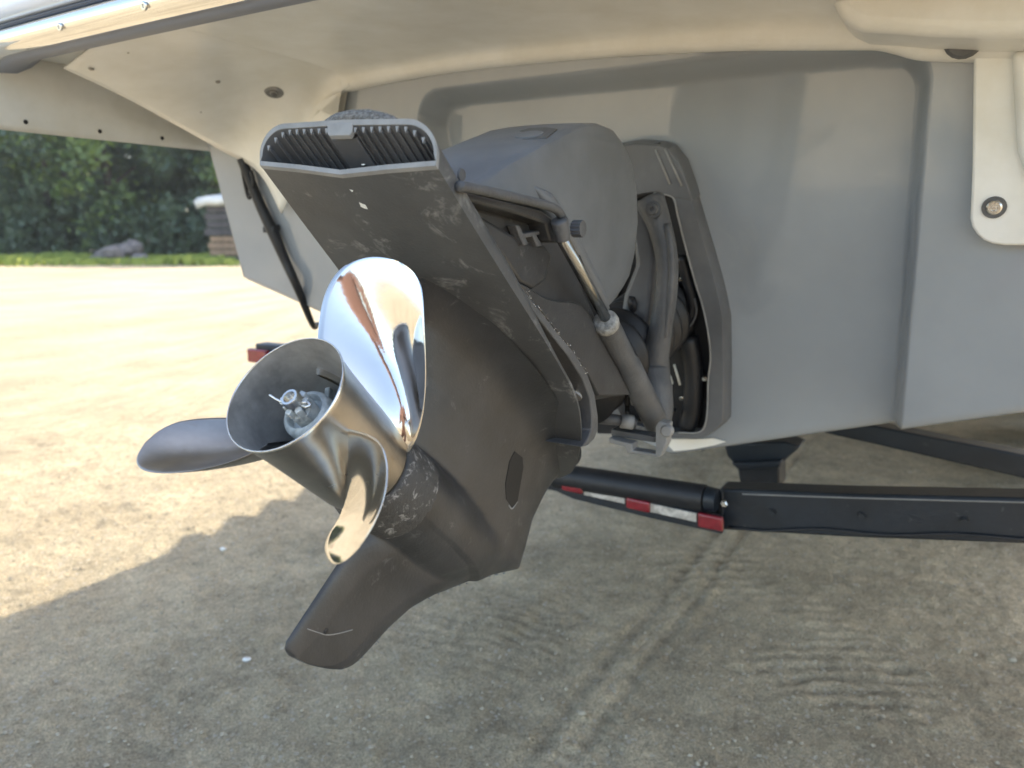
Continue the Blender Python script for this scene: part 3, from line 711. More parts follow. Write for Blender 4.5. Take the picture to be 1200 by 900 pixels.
obj('rim', *loft([r3, ring_at(AE+.0008, shrink(s0, -.0006), .75), r1, r2], cap=False), M['rim'], slab, angle=50, label='worn pale grey rim of the hollow end')
# notch block in the middle of the top edge
TU = .2443
tabp = [(-.020, TU+.0020), (.014, TU+.0025), (.014, TU-.0045), (.011, TU-.0070), (-.017, TU-.0070), (-.020, TU-.0045)]
obj('notch_tab', *prism([DS(AE+.75*(u-.21)-.004, s_, u) for s_, u in tabp], [DS(AE+.75*(u-.21)+.0009, s_, u) for s_, u in tabp]), M['rim'], slab, smooth=False, bevel=.0006)
obj('centre_web', *box(DS(AE-.045, -.003, TU-.002), S, A, U, .0165, .06, .0028), M['inner'], slab, bevel=.001)
for side in (-1, 1):
    for i in range(9):
        s = -.003+side*(.0195+.0106*i)
        e_ = max(0, abs(s)-.072); top = TU-.0006-e_**2*10
        if abs(s) > .111: continue
        wv = .0007; q = TU-.212; aa = AE+.75*(top-.212)
        bot = [DS(aa-.004, s-wv, top-.0018), DS(aa-.004, s+wv, top-.0018), DS(AE-.095, s+wv, top-.0018), DS(AE-.095, s-wv, top-.0018)]
        tp = [DS(aa-.001, s-wv, top+.002), DS(aa-.001, s+wv, top+.002), DS(AE-.095, s+wv, top+.002), DS(AE-.095, s-wv, top+.002)]
        obj('rib', *prism(bot, tp), M['shield'], slab, smooth=False)
        tri = [DS(aa+.001, s-.0021, top+.0005), DS(aa+.001, s+.0021, top+.0005), DS(aa-.002, s, top-.0042)]
        obj('rib_tip', *prism([p-.001*A for p in tri], tri), M['rim'], slab, smooth=False)
# screw in the cavity and paint chip under the plate
rim_screw(hs(428, 191, .0)+.0*A, A, .0045, slab, name='cavity_screw', m=M['steel2'])
pc = [(421, 237), (425, 239), (428, 240), (431, 245), (427, 244), (423, 242)]
an = [];
decal('paint_chip', slab, pc, M['white'], slab, .0003, .001)
decal('paint_chip', slab, [(410, 222), (414, 223), (413, 225)], M['white'], slab, .0003, .001)
# zinc block on top of the plate
rings = []
for t, k in ((0, 1), (.55, .99), (.85, .93), (1, .82)):
    rings.append([DS(.090+.018*k*math.sin(q), .006+.054*k*math.cos(q), .2496+.018*t)+rc.normal(size=3)*.0003 for q in np.linspace(0, 6.283, 26, endpoint=False)])
obj('anode', *loft(rings), M['foam'], drive, label='rough pitted grey anode on top of the plate')
# seam filler between slab and upper unit with bolts
core = [(-.15, .2), (-.2, .085), (-.3, .085), (-.4, .075), (-.47, .05)]
rings = []
for u in (.222, .285):
    rings.append([D(a, s, u) for a, s in [(-.12, .05), (-.16, .075), (-.25, .085), (-.36, .082), (-.43, .065), (-.48, .03), (-.48, -.03), (-.43, -.065), (-.36, -.082), (-.25, -.085), (-.16, -.075), (-.12, -.05)]])
obj('joint_core', *loft(rings), M['dark'], drive, angle=40)
for x, y in ((638, 392), (674, 459)):
    p = hs(x, y, .088); v, f = lathe(p-.004*U, U, [(0, .009), (.004, .009), (.004, .006), (.014, .006), (.014, .0035), (.019, .0035)], 6)
    obj('flange_bolt', v, f, M['bright'], drive, smooth=False)
    v, f = lathe(p-.008*U, U, [(0, .012), (.003, .012)], 18); obj('washer', v, f, M['rim'], drive, angle=40)

def side_plate(name, pts, s1, s2, m, parent, bevel=.003, seg=2, label=None, taper=None, smooth=True):
    out = [hs(x, y, s1) for x, y in pts]; inn = []
    c = sum(out)/len(out)
    for p in out:
        q = p-(s1-s2)*S
        if taper: q = c-(s1-s2)*S+(p-c)*taper
        inn.append(q)
    return obj(name, *prism(inn, out), m, parent, bevel=bevel, seg=seg, label=label)
# upper unit: flange with rusty lip, side plate with the S-shaped top edge, housing
side_plate('upper_flange', [(600, 318), (612, 337), (632, 362), (652, 388), (672, 412), (688, 437), (697, 462), (701, 488), (701, 502), (697, 514), (689, 522), (682, 524), (688, 516), (693, 504), (694, 490), (691, 466), (682, 443), (665, 416), (645, 391), (625, 365), (604, 340)], .108, -.108, M['cast'], drive, .0015, label='casting flange with a worn bright lip')
obj('worn_lip', *worn_edge([(612, 338), (632, 363), (652, 389), (672, 414), (686, 437)], .108, .0017, 3), M['bright'], drive)
side_plate('side_cover', [(606, 330), (617, 335), (628, 342), (640, 349), (655, 353), (672, 353.5), (682, 357), (690, 366), (700, 386), (712, 410), (724, 432), (736, 456), (739, 463), (702, 464), (690, 440), (672, 413), (652, 388), (630, 360)], .104, -.104, M['drive'], drive, .002, label='flat black side cover with a wavy top edge')
side_plate('upper_gear_housing', [(548, 236), (600, 248), (640, 262), (660, 283), (672, 305), (700, 370), (735, 450), (750, 462), (700, 470), (650, 395), (600, 330), (560, 262)], .088, -.088, M['drive'], drive, .01, 3)
side_plate('housing_rib', [(548, 243), (560, 262), (588, 300), (610, 332), (625, 340), (640, 330), (648, 300), (640, 288), (610, 280), (580, 262)], .096, .02, M['drive'], drive, .008, 3)
# raised letter-like webs on the housing side
for pts in ([(604, 264), (609, 264), (620, 286), (614, 288)], [(613, 274), (632, 270), (633, 275), (616, 279)], [(622, 272), (627, 272), (636, 288), (630, 289)]):
    side_plate('raised_web', pts, .102, .09, M['cast'], drive, .0012)
# tilt bail (handle-like bar) with its pivot bolt
bail = [(538, 218), (560, 222), (600, 231), (630, 238), (647, 243), (656, 250), (660, 262), (660, 280)]
obj('tilt_bail', *tube([hs(x, y, .124) for x, y in bail], .0052, 12), M['cast'], drive, label='bent grey tilt bar across the upper housing')
side_plate('bail_web', [(540, 224), (600, 238), (636, 247), (650, 257), (655, 285), (645, 282), (640, 262), (600, 249), (545, 236)], .112, .06, M['drive'], drive, .003)
def knurl(c, d, r, L, n=18):
    d, x, y = frame(d); rings = []
    for t in np.linspace(0, L, 3):
        rings.append([np.array(c)+d*t+(r if k % 2 else r*.86)*(math.cos(2*math.pi*k/(2*n))*x+math.sin(2*math.pi*k/(2*n))*y) for k in range(2*n)])
    return loft(rings)
obj('knurled_pin', *knurl(hs(672, 268, .118), S, .0105, .013, 14), M['cast'], drive, smooth=False)
# trim cylinder: polished rod, wiper ring, cylinder body
rt, rb = hs(659, 280, .125), hs(716, 384, .112)
dv = rb-rt; obj('trim_rod', *tube([rt, rb], .0076, 16, smooth=False), M['rod'], drive)
obj('rod_clevis', *merge(tube([hs(655, 258, .125), hs(658, 270, .125), hs(660, 281, .125)], [.010, .0095, .0085], 12)), M['cast'], drive)
d_, _, _ = frame(dv); wr = hs(710, 378, .113)
obj('rod_wiper', *lathe(wr-d_*.008, d_, [(0, .009), (0, .0155), (.004, .018), (.010, .0185), (.016, .0175)], 28), M['crust2'], drive, label='flaking silver wiper ring at the end of the cylinder')
cb = hs(770, 497, .092)
obj('trim_cylinder', *tube([wr+d_*.006, wr+(cb-wr)*.35, wr+(cb-wr)*.36, cb], [.0175, .0178, .0205, .0215], 24, smooth=False), M['cast'], drive, angle=40, label='thick grey trim cylinder')
obj('trim_line', *tube([hs(678, 300, .105), hs(700, 352, .105), hs(722, 392, .10)], .0022, 8), M['dark'], drive)
# the mirror cylinder on the far side
far = lambda p: p-2*np.dot(p-O, S)*S
obj('trim_rod', *tube([far(rt), far(rb)], .0068, 12, smooth=False), M['chrome'], drive)
obj('trim_cylinder', *tube([far(wr), far(cb)], [.0175, .0215], 16, smooth=False), M['cast'], drive)

# cowl: crowned plastic cover lofted across from side to side
side = [(538, 214), (559, 212), (600, 188), (640, 166), (688, 143), (705, 143), (722, 150), (735, 168), (745, 192), (750, 225), (751, 262), (747, 300), (741, 325), (733, 340), (722, 356), (708, 370), (697, 352), (684, 326), (668, 292), (655, 262), (640, 240), (600, 232), (560, 226)]
base = [dl(hs(x, y, .085)) for x, y in side]; cc = np.mean(base, 0)
rings = []
for s, k in [(.085, .80), (.085, .93), (.0825, .965), (.077, .99), (.065, 1.0), (.03, 1.012), (0, 1.015), (-.03, 1.012), (-.065, .99), (-.085, .93), (-.085, .8)]:
    rr = []
    for p in base:
        q = cc+(p-cc)*k; rr.append(D(q[0], s if k >= .9 else s*1.02, q[2]))
    rings.append(rr)
cowl = obj('cowl', *loft(rings), M['cowl'], drive, angle=30, label='black plastic upper drive cover')
emb = lambda a_, b_: None
cr = [(590, 162), (622, 150), (646, 151), (652, 154), (640, 164), (596, 168)]
def oncowl(x, y, off=0.0):
    # top aft face of the cowl: plane through three of its rim points
    p0_, p1_, p2_ = D(*(cc+(base[2]-cc)*1.012)[[0]], .03, (cc+(base[2]-cc)*1.012)[2]), D((cc+(base[4]-cc)*1.012)[0], .03, (cc+(base[4]-cc)*1.012)[2]), D((cc+(base[2]-cc)*1.012)[0], -.03, (cc+(base[2]-cc)*1.012)[2])
    nn = np.cross(p1_-p0_, p2_-p0_); nn /= np.linalg.norm(nn)
    if np.dot(nn, CAM-p0_) < 0: nn = -nn
    return hit(x, y, p0_+nn*off, nn), nn
bd = []
for x, y in [(588, 163), (600, 156), (620, 150), (640, 149), (653, 151), (640, 161), (600, 165)]:
    p, nn = oncowl(x, y, .0008); bd.append(p)
obj('badge_recess', *prism([p-.002*nn for p in bd], bd), M['cast'], cowl, smooth=False)
bd = []
for t in np.linspace(0, 6.283, 20, endpoint=False):
    p, nn = oncowl(620+17*math.cos(t), 157+3.6*math.sin(t)-2*math.cos(t), .002); bd.append(p)
obj('badge', *prism([p-.002*nn for p in bd], bd), M['cowl'], cowl, smooth=False, label='oval raised badge on the cover')
# catch hole at the lower left of the cowl, triangular mark
v, f = lathe(hs(540, 205, .09), S, [(0, .007), (.002, .006), (.0021, .001)], 16)
obj('cover_plug', v, f, M['cast'], cowl, angle=40)
tri = [(600, 222), (616, 213), (628, 231)]
obj('panel_line', *tube([hs(x, y, .0858) for x, y in tri], .0009, 6, smooth=False), M['dark'], cowl)
sh = [(625, 219), (640, 236), (656, 262), (676, 298), (696, 336), (710, 362)]
obj('shoulder', *tube([hs(x, y, .085) for x, y in sh], [.002, .0115, .0125, .0125, .012, .006], 14), M['cowl'], cowl)
# scratches on the cowl side
for pts in [[(716, 205), (722, 228), (726, 245)], [(727, 246), (736, 250)], [(712, 208), (720, 210)]]:
    obj('scuff_mark', *tube([hs(x, y, .0853) for x, y in pts], .0005, 5), M['rim'], cowl)

# gimbal: pivot plate, arm and its lower fork
def fp(name, pts, f1, th, m, bevel=.004, seg=3, parent=None, label=None):
    out = [hf(x, y, f1) for x, y in pts]
    return obj(name, *prism([p+th*Fh for p in out], out), m, parent or drive, bevel=bevel, seg=seg, label=label)
fp('gimbal_housing', [(735, 240), (752, 232), (764, 250), (768, 300), (764, 350), (758, 400), (752, 440), (735, 440), (722, 400), (730, 345), (744, 310)], .80, .08, M['shield'], .01)
fp('pivot_hole', [(737, 347), (743, 348), (746, 356), (745, 364), (741, 368), (737, 362), (735, 354)], .796, .01, M['dark'], 0)
obj('gimbal_arm', *tube([hf(762, 236, .80), hf(772, 262, .79), hf(781, 300, .785), hf(781, 340, .785), hf(775, 380, .785), hf(769, 415, .79), hf(766, 440, .80)], [.026, .021, .019, .019, .020, .023, .03], 18), M['cast'], drive, label='stout grey gimbal arm')
obj('arm_rib', *tube([hf(782, 262, .775), hf(787, 300, .77), hf(786, 345, .77), hf(779, 395, .775)], [.006, .0065, .0065, .004], 10), M['cast'], drive)
v, f = lathe(hf(767, 245, .765), -Fh, [(0, .014), (.006, .014), (.006, .010), (.012, .009), (.012, .004), (.008, .0035)], 22)
obj('pivot_bolt', v, f, M['cast'], drive, angle=35)
obj('lower_fork', *tube([hf(766, 432, .79), hf(768, 455, .78), hf(772, 480, .77), hf(775, 502, .76)], [.026, .030, .026, .016], 18), M['cast'], drive)
# lower tie: rod, stepped bracket, pin
obj('tie_rod', *tube([hf(701, 490, .66), hf(722, 492, .68), hf(745, 496, .70)], .0095, 14, smooth=False), M['cast'], drive)
obj('tie_rod_end', *tube([hf(728, 493, .68), hf(742, 495, .69)], .0125, 14, smooth=False), M['rim'], drive)
br = [(713, 513), (730, 518), (741, 520), (741, 528), (768, 532), (768, 500), (772, 494), (783, 497), (781, 520), (773, 536), (735, 531), (733, 524), (714, 519)]
fp('stepped_bracket', br, .68, .025, M['rim'], .002, label='pale grey stepped bracket under the cylinder')
fp('bracket_bar', [(716, 503), (768, 512), (768, 519), (716, 511)], .70, .03, M['cast'], .002)
v, f = lathe(hf(783, 504, .685), -Fh, [(0, .0105), (.008, .0105), (.011, .008)], 18); obj('bracket_pin', v, f, M['rim'], drive, angle=40)

# transom shield on the recessed transom
sh_o = [(742, 168), (772, 170), (783, 174), (797, 192), (808, 222), (820, 262), (833, 305), (843, 342), (849, 372), (850, 430), (849, 497), (823, 515), (775, 512)]
pr = []
for x, y in sh_o:
    l_ = bl(ht(x, y, .05)); pr.append((l_[1], l_[2]))
sc_ = .0
right = pr; topz = pr[0][1]
left = [(-s, z) for s, z in right[::-1] if s > .03]
poly = right+left
def tp(s, z, d): return B(ft(z)-d, s, z)
cs = np.mean([p[0] for p in poly]); cz = np.mean([p[1] for p in poly])
rings = []
for d, k in [(.0, 1.0), (.045, 1.0), (.05, .985)]:
    rings.append([tp(cs+(s-cs)*k, cz+(z-cz)*k, d) for s, z in poly])
inner = [(770, 225), (788, 232), (793, 250), (803, 290), (814, 330), (822, 356), (829, 390), (832, 420), (829, 445), (828, 490), (820, 507), (780, 506)]
ipts = []
for x, y in inner:
    l_ = bl(ht(x, y, .05)); ipts.append((l_[1], l_[2]))
# face band on the right side between outer and inner outlines, then the wall going in
def resamp(P_, n):
    P_ = np.array(P_); d = np.r_[0, np.cumsum(np.hypot(*np.diff(P_, axis=0).T))]; t = np.linspace(0, d[-1], n)
    return np.c_[np.interp(t, d, P_[:, 0]), np.interp(t, d, P_[:, 1])]
full_o = resamp(right, 40); full_i = resamp(ipts, 40)
def mir(P_): return np.c_[-P_[:, 0], P_[:, 1]]
sv = []
for P_, d in ((full_o, -.0), (full_o, .044), (full_o*[.97, 1], .052), (full_i*[1.02, 1], .052), (full_i, .046), (full_i, .004)):
    sv += [tp(s, z, d) for s, z in P_]
sf = grid_faces(6, 40)
n0 = len(sv)
for P_, d in ((mir(full_o), -.0), (mir(full_o), .044), (mir(full_i), .046), (mir(full_i), .004)): sv += [tp(s, z, d) for s, z in P_]
sf += [tuple(i+n0 for i in q) for q in grid_faces(4, 40)]
topb = [tp(s, z, .05) for s, z in [(-full_o[0, 0]-.03, full_o[0, 1]), (full_o[0, 0], full_o[0, 1]), (full_i[0, 0], full_i[0, 1]), (-full_i[0, 0]-.03, full_i[0, 1])]]
shield = obj('transom_shield', sv, sf, M['shield'], drive, angle=45, label='dark grey transom mounting shield')
tb = [(700, 175), (742, 168), (772, 170), (783, 174), (797, 192), (808, 222), (812, 236), (790, 232), (770, 225), (750, 228), (700, 240)]
tpp = [ht(x, y, .0545) for x, y in tb]
obj('shield_cap', *prism([p+.05*NT for p in tpp], tpp), M['shield'], shield, bevel=.003)
for x0, y0, x1, y1 in ((768, 175, 785, 216), (779, 174, 799, 218)):
    obj('cap_groove', *tube([ht(x0, y0, .056), ht(x1, y1, .056)], .0022, 8, smooth=False), M['rim'], shield)
obj('shield_lip', *tube([ht(x, y, .053) for x, y in [(766, 226), (788, 231), (794, 252), (804, 292), (815, 332), (823, 358), (830, 392), (832.5, 420), (830, 445), (828, 490), (820, 506), (795, 507)]], .0018, 8), M['rim'], shield)
bk = [ht(x, y, .006) for x, y in [(690, 215), (790, 225), (803, 290), (822, 350), (832, 390), (832, 430), (830, 500), (822, 511), (700, 508)]]
obj('shield_well', *prism([p+.003*NT for p in bk], bk), M['dark'], shield, smooth=False)
# hoses, bellows, bolts, tags inside the well
bw = []; c0_, c1_ = D(-.52, 0, .36), tp(-.0, 1.08, .02); d_, x_, y_ = frame(c1_-c0_); L_ = np.linalg.norm(c1_-c0_)
prf = [(t*L_, .068+.010*math.cos(t*2*math.pi*9)) for t in np.linspace(0, 1, 73)]
obj('exhaust_bellows', *lathe(c0_, c1_-c0_, prf, 36), M['dark'], drive)
obj('hose', *tube([ht(x, y, .03) for x, y in [(798, 300), (806, 330), (812, 355), (808, 375), (797, 384), (785, 380)]], .011, 14), M['dark'], drive)
obj('hose_clamp', *tube([ht(x, y, .042) for x, y in [(814, 350), (816, 366), (810, 380), (800, 386), (792, 386)]], .0025, 8), M['cast'], drive)
obj('hose', *tube([ht(x, y, .03) for x, y in [(806, 395), (812, 430), (812, 470), (806, 500)]], .02, 16), M['dark'], drive)
obj('wire', *tube([ht(x, y, .045) for x, y in [(790, 405), (806, 415), (815, 432), (818, 450), (817, 462)]], .0016, 6), M['dark'], drive)
for x, y in ((799, 327), (796, 355), (826, 443), (799, 466), (815, 501), (820, 430)):
    v, f = lathe(ht(x, y, .03), -NT, [(0, .0055), (.004, .0055), (.004, .0038), (.008, .0038)], 6); obj('shield_bolt', v, f, M['bright'], drive, smooth=False)
for (x0, y0, x1, y1) in ((790, 427, 797, 451), (785, 440, 788, 450), (816, 452, 813, 472)):
    obj('wire_tag', *tube([ht(x0, y0, .04), ht(x1, y1, .04)], .0026, 8, smooth=False), M['tag'], drive)

for pts, r_ in (([hf(744, 470, .72), hf(752, 486, .74), hf(765, 494, .80), ht(790, 480, .03)], .005), ([hf(738, 452, .70), hf(735, 474, .70), hf(742, 490, .72), ht(785, 500, .04)], .004)):
    obj('hydraulic_hose', *tube(pts, r_, 10), M['dark'], drive)
obj('hose_fitting', *tube([hf(742, 466, .718), hf(744, 473, .722)], .0068, 8, smooth=False), M['rim'], drive)
# propeller -----------------------------------------------------------------
def ringsDU(prof, n=72): return [[D(a, r*math.sin(q), r*math.cos(q)) for q in np.linspace(0, 2*math.pi, n, endpoint=False)] for a, r in prof]
hubp = [(-.142, .0475), (-.142, .0528), (-.136, .0538), (-.10, .0556), (-.06, .0575), (-.03, .0592), (-.008, .0612), (.0, .0632), (.0012, .0628), (.0, .0612), (-.008, .0585), (-.025, .0545), (-.05, .052), (-.10, .0505), (-.135, .0495)]
prop = obj('propeller', *loft(ringsDU([(hubp[i]) for i in range(8)]+[(.0012, .0626)]), cap=False), M['steel2'], drive, angle=60, label='three bladed stainless propeller with a flared exhaust hub', org=D(-.07, 0, 0))
obj('exhaust_bore', *loft(ringsDU([(.0008, .0622), (-.008, .0598), (-.03, .0575), (-.06, .0558), (-.10, .054), (-.138, .052), (-.138, .001)]), cap=False), M['bore'], prop, label='dark sooty inside of the hub')
obj('hub_lip', *loft(ringsDU([(-.0006, .0622), (.0016, .0624), (.0022, .0629), (.0016, .0636), (-.0006, .0637)], 90), cap=False), M['bright'], prop)
obj('gap_ring', *loft(ringsDU([(-.142, .049), (-.150, .049)], 60), cap=False), M['dark'], prop)
obj('inner_hub', *loft(ringsDU([(-.115, .026), (-.050, .026), (-.037, .0258), (-.033, .0240), (-.031, .020), (-.033, .0185), (-.041, .018), (-.041, .001)], 48), cap=False), M['hub'], prop, angle=50)
for k in range(3):
    q = math.radians(95+120*k); rd = math.sin(q)*S+math.cos(q)*U; tg_ = np.cross(A, rd)
    obj('spoke', *box(D(-.085, 0, 0)+rd*.038, rd, tg_, A, .013, .003, .022), M['hub'], prop, bevel=.001)
obj('prop_nut', *loft([[D(a, r*math.sin(q), r*math.cos(q)) for q in np.linspace(0, 2*math.pi, 6, endpoint=False)] for a, r in [(-.045, .0145), (-.026, .0145), (-.024, .0128)]]), M['hub'], prop, angle=30)
for k in range(6):
    q = math.radians(60*k+10); rd = math.sin(q)*S+math.cos(q)*U; tg_ = np.cross(A, rd)
    obj('castle_tooth', *box(D(-.021, 0, 0)+rd*.0108, rd, tg_, A, .0028, .0035, .005), M['hub'], prop, bevel=.0006)
obj('shaft_end', *loft(ringsDU([(-.04, .0095), (-.008, .0095), (-.006, .0085), (-.006, .0062), (-.014, .0058), (-.014, .0005)], 30), cap=False), M['bright'], prop, angle=35)
obj('cotter_pin', *merge(tube([D(-.016, .014, .002), D(-.016, -.014, -.001), D(-.014, -.021, -.001), D(-.010, -.030, .001)], .0013, 8), tube([D(-.018, .016, -.001), D(-.018, -.016, -.003), D(-.016, -.020, .003)], .0012, 8), tube([D(-.017, .014, -.003), D(-.017, .019, 0), D(-.017, .014, .003)], .0014, 8)), M['bright'], prop)
BP = [0.9181, 0.1838, 0.0774, 81.9804, 69.1013, 53.1842, 40.6656, 36.4307, 18.6292, 12.3159, 7.1245, 5.865, 5.1869, 8.2611, -0.0934, -0.0766, -0.0535, -0.0296, -0.0248, -0.0197]
PSP = np.polyfit([0, .25, .5, .75, .92], BP[3:8], 3); PSK = np.polyfit([0, .25, .5, .75, .92, 1.], BP[8:14], 3); PAC = np.polyfit([0, .25, .5, .75, .92, 1.], BP[14:20], 3)
def blade(i):
    fr = [0, .25, .5, .75, .92, 1.]; nr, ncx = 40, 29
    tt = 1-(1-np.linspace(0, 1, nr))**1.8; V = [[], []]
    for t in tt:
        t = min(t, .99999)
        r = .05+t*(BP[1]-.05); bs = math.sqrt(max(0, 1-t**6))
        sp = np.polyval(PSP, t)*bs; sk = np.polyval(PSK, t); ac = np.polyval(PAC, t)
        if t < .12: sp = sp*1.0
        for e in np.linspace(-1, 1, ncx):
            p = math.radians(BP[0]+[0, -120, 120][i]+sk+e*sp/2)
            cup = (1-e*e)*(-.018*math.sin(math.pi*t**.85)-.001*e)                     # cupped trailing edge
            a = ac-e*math.radians(sp)/2*BP[2]+cup*1.2
            th = (.0018+.0052*(1-t)**1.1)*max(0., 1-e*e)**.5*max(0.15, bs)+.0005
            for k, sg in ((0, 1), (1, -1)):
                # thickness normal to the blade: mix of shaft and tangential directions
                be = math.atan2(BP[2], r); da, dt = math.cos(be)*th/2*sg, math.sin(be)*th/2*sg
                pp = p+dt/r
                rr = r if t > 0 else .049
                V[k].append(D(a+da, rr*math.sin(pp), rr*math.cos(pp)))
    n_ = nr*ncx; f = grid_faces(nr, ncx)+[tuple(x+n_ for x in q[::-1]) for q in grid_faces(nr, ncx)]
    for r_ in range(nr-1):
        for c in (0, ncx-1): a0, a1 = r_*ncx+c, (r_+1)*ncx+c; f.append((a0, a1, a1+n_, a0+n_))
    for c in range(ncx-1): a0 = (nr-1)*ncx+c; f.append((a0, a0+1, a0+1+n_, a0+n_))
    return V[0]+V[1], f
for i, lb in ((0, 'upper blade, mirror polished and facing up'), (1, 'left blade, dull and seen at a shallow angle'), (2, 'lower blade, scratched and catching warm light')):
    obj('blade', *blade(i), M['steel'] if i != 1 else M['steel2'], prop, label=lb)

# ------------------------------------------------------------------ the trailer
tr = empty('boat_trailer', B(1.4, 0, 0), 'black boat trailer whose rear crossmember and light bar show under the hull', 'trailer')
FT = 1.32
def barpoly(name, pts, f1, th, m, bevel=.006, label=None, parent=None):
    out = [hf(x, y, f1) for x, y in pts]; return obj(name, *prism([p+th*Fh for p in out], out), m, parent or tr, bevel=bevel, label=label)
cb_ = barpoly('crossmember', [(842, 573), (1000, 579), (1260, 585), (1260, 640), (1000, 630), (842, 621)], FT, .075, M['trailer'])
barpoly('crossmember', [(400, 470), (660, 541), (660, 572), (400, 505)], FT+.02, .06, M['trailer'])
barpoly('centre_beam', [(640, 556), (850, 596), (850, 618), (640, 574)], FT+.03, .05, M['trailer'])
rl, rr_ = hf(652, 557, FT-.03), hf(826, 584, FT-.03)
obj('keel_roller', *tube([rl, rr_], .034, 26, smooth=False), M['dark'], tr, angle=40, label='long black rubber keel roller')
ax = (rr_-rl)/np.linalg.norm(rr_-rl)
obj('roller_cap', *tube([rr_+ax*.004, rr_+ax*.03], [.031, .029], 24, smooth=False), M['trailer'], tr, angle=40)
obj('roller_cap', *tube([rl-ax*.004, rl-ax*.02], [.031, .029], 24, smooth=False), M['trailer'], tr, angle=40)
v, f = lathe(hf(849, 590, FT-.045), -Fh, [(0, .009), (.006, .009), (.008, .006)], 6); obj('nut', v, f, M['bright'], tr, smooth=False)
lb = barpoly('light_bar', [(652, 565), (672, 569), (760, 588), (846, 606), (846, 626), (760, 607), (672, 585), (652, 576)], FT-.045, .02, M['trailer'], .002)
def lampq(x0, y0, x1, y1, h, m, nm, label=None, th=.012, out=.060):
    pts = [(x0, y0), (x1, y1), (x1, y1+h), (x0, y0+h)]; o_ = [hf(x, y, FT-out) for x, y in pts]
    return obj(nm, *prism([p+th*Fh for p in o_], o_), m, tr, bevel=.0058 if nm == 'marker_lamp' else .001, seg=4, label=label)
lampq(657, 564.5, 682, 570, 10, M['lens'], 'marker_lamp'); lampq(733, 583, 761, 589, 13, M['lens'], 'marker_lamp'); lampq(817, 601, 847, 607, 17, M['lens'], 'marker_lamp')
lampq(684, 571, 732, 581.5, 9, M['strip'], 'reflector_strip', th=.006, out=.052); lampq(762, 590, 816, 602, 10, M['strip'], 'reflector_strip', th=.006, out=.052)
for x, y in ((905, 600), (1010, 604), (1130, 610)):
    v, f = lathe(hf(x, y, FT-.001), -Fh, [(0, .010), (.003, .010), (.003, .007), (.009, .007)], 6); obj('bolt', v, f, M['trailer'], tr, smooth=False)
obj('weld_bead', *tube([hf(x, y, FT-.001) for x, y in [(846, 574), (847, 590), (846, 604), (847, 619)]], .004, 8), M['trailer'], tr)
obj('wiring', *tube([hf(x, y, FT-.004) for x, y in [(852, 618), (900, 622), (960, 620), (1040, 627), (1120, 626), (1210, 633)]], .0035, 8), M['dark'], tr)
obj('edge_strip', *tube([hf(x, y, FT-.002) for x, y in [(870, 579), (1000, 583.5), (1250, 590)]], .0016, 6), M['rim'], tr)
# forward crossmember with its pedestal
barpoly('forward_crossmember', [(820, 530), (870, 512), (940, 502), (1030, 522), (1260, 575), (1260, 545), (1030, 500), (940, 480), (860, 490)], 2.05, .08, M['trailer'])
barpoly('pedestal', [(848, 520), (920, 518), (938, 524), (913, 545), (913, 573), (868, 573), (864, 548), (852, 535)], 1.75, .10, M['trailer'])
barpoly('pedestal_flange', [(856, 543), (916, 540), (914, 549), (866, 552)], 1.72, .12, M['trailer'])
# frame rails, tongue, and unseen wheels and fenders placed to block sun under the hull
for sg in (-1, 1):
    pth = [B(1.42, sg*.98, .52), B(3.5, sg*.98, .50), B(6.8, sg*.6, .5), B(9.4, 0, .5)]
    rings = []
    for p in pth: rings.append([p+S*a_+Z*b_ for a_, b_ in ((-.03, -.06), (.03, -.06), (.03, .06), (-.03, .06))])
    obj('frame_rail', *loft(rings), M['trailer'], tr, smooth=False)
    for wf in (4.3, 5.1, 5.9):
      wc = B(wf, sg*1.12, .33)
      obj('tyre', *lathe(wc-S*.1, S, [(0, .19), (0, .30), (.02, .33), (.18, .33), (.2, .30), (.2, .19)], 32), M['dark'], tr, angle=40)
      obj('wheel_rim', *lathe(wc-S*.09, S, [(0, .19), (.04, .17), (.05, .05), (.14, .05), (.15, .17), (.18, .19)], 24), M['bright'], tr, angle=40)
for sg in (-1, 1):
    pts = [B(5.1+1.3*math.cos(q), sg*1.12, .33+.46*math.sin(q)**.5) for q in np.linspace(0, math.pi, 17)]
    fv = [p+sg*dd*S for dd in (-.14, .14) for p in pts]
    obj('sun_block_fender', fv, grid_faces(2, 17), M['trailer'], tr, solid=.01)
# left tail lamp
tl = hf(303, 416, 1.45); tl_o = obj('tail_lamp_box', *box(tl+.03*Fh+np.array([.03, 0, .004]), S, Fh, Z, .06, .03, .035), M['trailer'], tr, bevel=.006)
obj('tail_lamp', *box(tl+np.array([.0, 0, -.004]), S, Fh, Z, .05, .012, .026), M['lens'], tr, bevel=.005, label='red tail lamp at the left rear corner')
obj('lamp_arm', *tube([tl+.05*Fh, B(1.6, -1.2, .62), B(1.6, -.98, .52)], .02, 10), M['trailer'], tr)

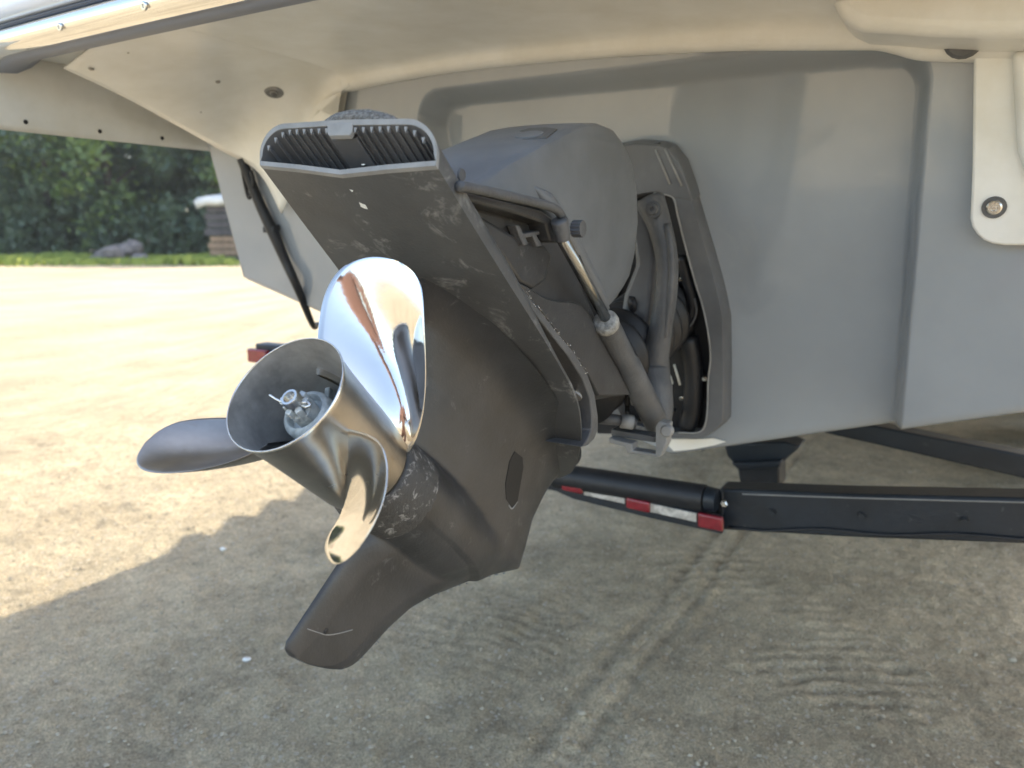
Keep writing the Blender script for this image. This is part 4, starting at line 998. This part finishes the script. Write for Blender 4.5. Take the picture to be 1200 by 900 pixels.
# ------------------------------------------------------------------ the photographer, standing in the sun behind the camera; seen only as a reflection
def person():
    sk = {'pelvis': (0, 0, .98, .135), 'waist': (0, .02, 1.14, .125), 'chest': (0, .02, 1.36, .15), 'neck0': (0, .03, 1.50, .065), 'neck': (0, .05, 1.56, .056),
          'head': (0, .075, 1.66, .088), 'crown': (0, .07, 1.745, .072)}
    E_ = [('pelvis', 'waist'), ('waist', 'chest'), ('chest', 'neck0'), ('neck0', 'neck'), ('neck', 'head'), ('head', 'crown')]
    for g, n_ in ((-1, 'l'), (1, 'r')):
        sk.update({'sh'+n_: (g*.18, .01, 1.44, .062), 'el'+n_: (g*.29, .10, 1.20, .043), 'wr'+n_: (g*.12, .31, 1.25, .027), 'pa'+n_: (g*.085, .375, 1.262, .030),
                   'hip'+n_: (g*.095, 0, .90, .095), 'kn'+n_: (g*.12, .03, .50, .06), 'an'+n_: (g*.13, -.01, .09, .042), 'toe'+n_: (g*.15, .17, .035, .036)})
        E_ += [('chest', 'sh'+n_), ('sh'+n_, 'el'+n_), ('el'+n_, 'wr'+n_), ('wr'+n_, 'pa'+n_), ('pelvis', 'hip'+n_), ('hip'+n_, 'kn'+n_), ('kn'+n_, 'an'+n_), ('an'+n_, 'toe'+n_)]
        for k in range(4):
            sk['f%d%s' % (k, n_)] = (g*(.078-.004*k), .42, 1.288-.019*k, .0095); sk['g%d%s' % (k, n_)] = (g*.052, .437, 1.286-.018*k, .0085)
            E_ += [('pa'+n_, 'f%d%s' % (k, n_)), ('f%d%s' % (k, n_), 'g%d%s' % (k, n_))]
        sk['t0'+n_] = (g*.062, .37, 1.295, .011); sk['t1'+n_] = (g*.045, .395, 1.30, .0095); E_ += [('pa'+n_, 't0'+n_), ('t0'+n_, 't1'+n_)]
    nm = list(sk); pos = np.array([sk[k][:3] for k in nm]); ed = [(nm.index(a), nm.index(b)) for a, b in E_]
    base = np.array([.02, -.50, 0.0])
    root = empty('person', base, 'person in brown clothes standing behind the camera and holding up a phone', 'person')
    me = bpy.data.meshes.new('body'); me.from_pydata(pos.tolist(), ed, []); o = bpy.data.objects.new('body', me); COL.objects.link(o); o.parent = root
    o.modifiers.new('skin', 'SKIN'); sv_ = me.skin_vertices[0].data
    for i, k in enumerate(nm): sv_[i].radius = (sk[k][3], sk[k][3]); sv_[i].use_root = (k == 'pelvis')
    md = o.modifiers.new('sub', 'SUBSURF'); md.levels = 1; md.render_levels = 2
    me.materials.append(mat('brown_clothes', (.20, .11, .085), .85)); WL[o] = base
    v, f = box(base+np.array([0, .415, 1.262]), np.array([1., 0, 0]), np.array([0, 1., 0]), Z, .037, .004, .075); 
    return root
person()

# ------------------------------------------------------------------ summer haze over the lot
hz = obj('haze', *prism([(-990, -990, -1.0), (990, -990, -1.0), (990, 990, -1.0), (-990, 990, -1.0)], [(-990, -990, 16.0), (990, -990, 16.0), (990, 990, 16.0), (-990, 990, 16.0)]), None or mat('haze_air', (1, 1, 1)), smooth=False, kind='stuff', label='thin summer haze over the gravel lot', cat='haze')
hm = hz.data.materials[0]; hn = hm.node_tree.nodes
for q in list(hn):
    if q.type != 'OUTPUT_MATERIAL': hn.remove(q)
pv = hn.new('ShaderNodeVolumePrincipled'); pv.inputs['Density'].default_value = .0008; pv.inputs['Color'].default_value = (.86, .93, 1, 1); pv.inputs['Anisotropy'].default_value = .3
hm.node_tree.links.new(pv.outputs[0], hn['Material Output'].inputs['Volume'])
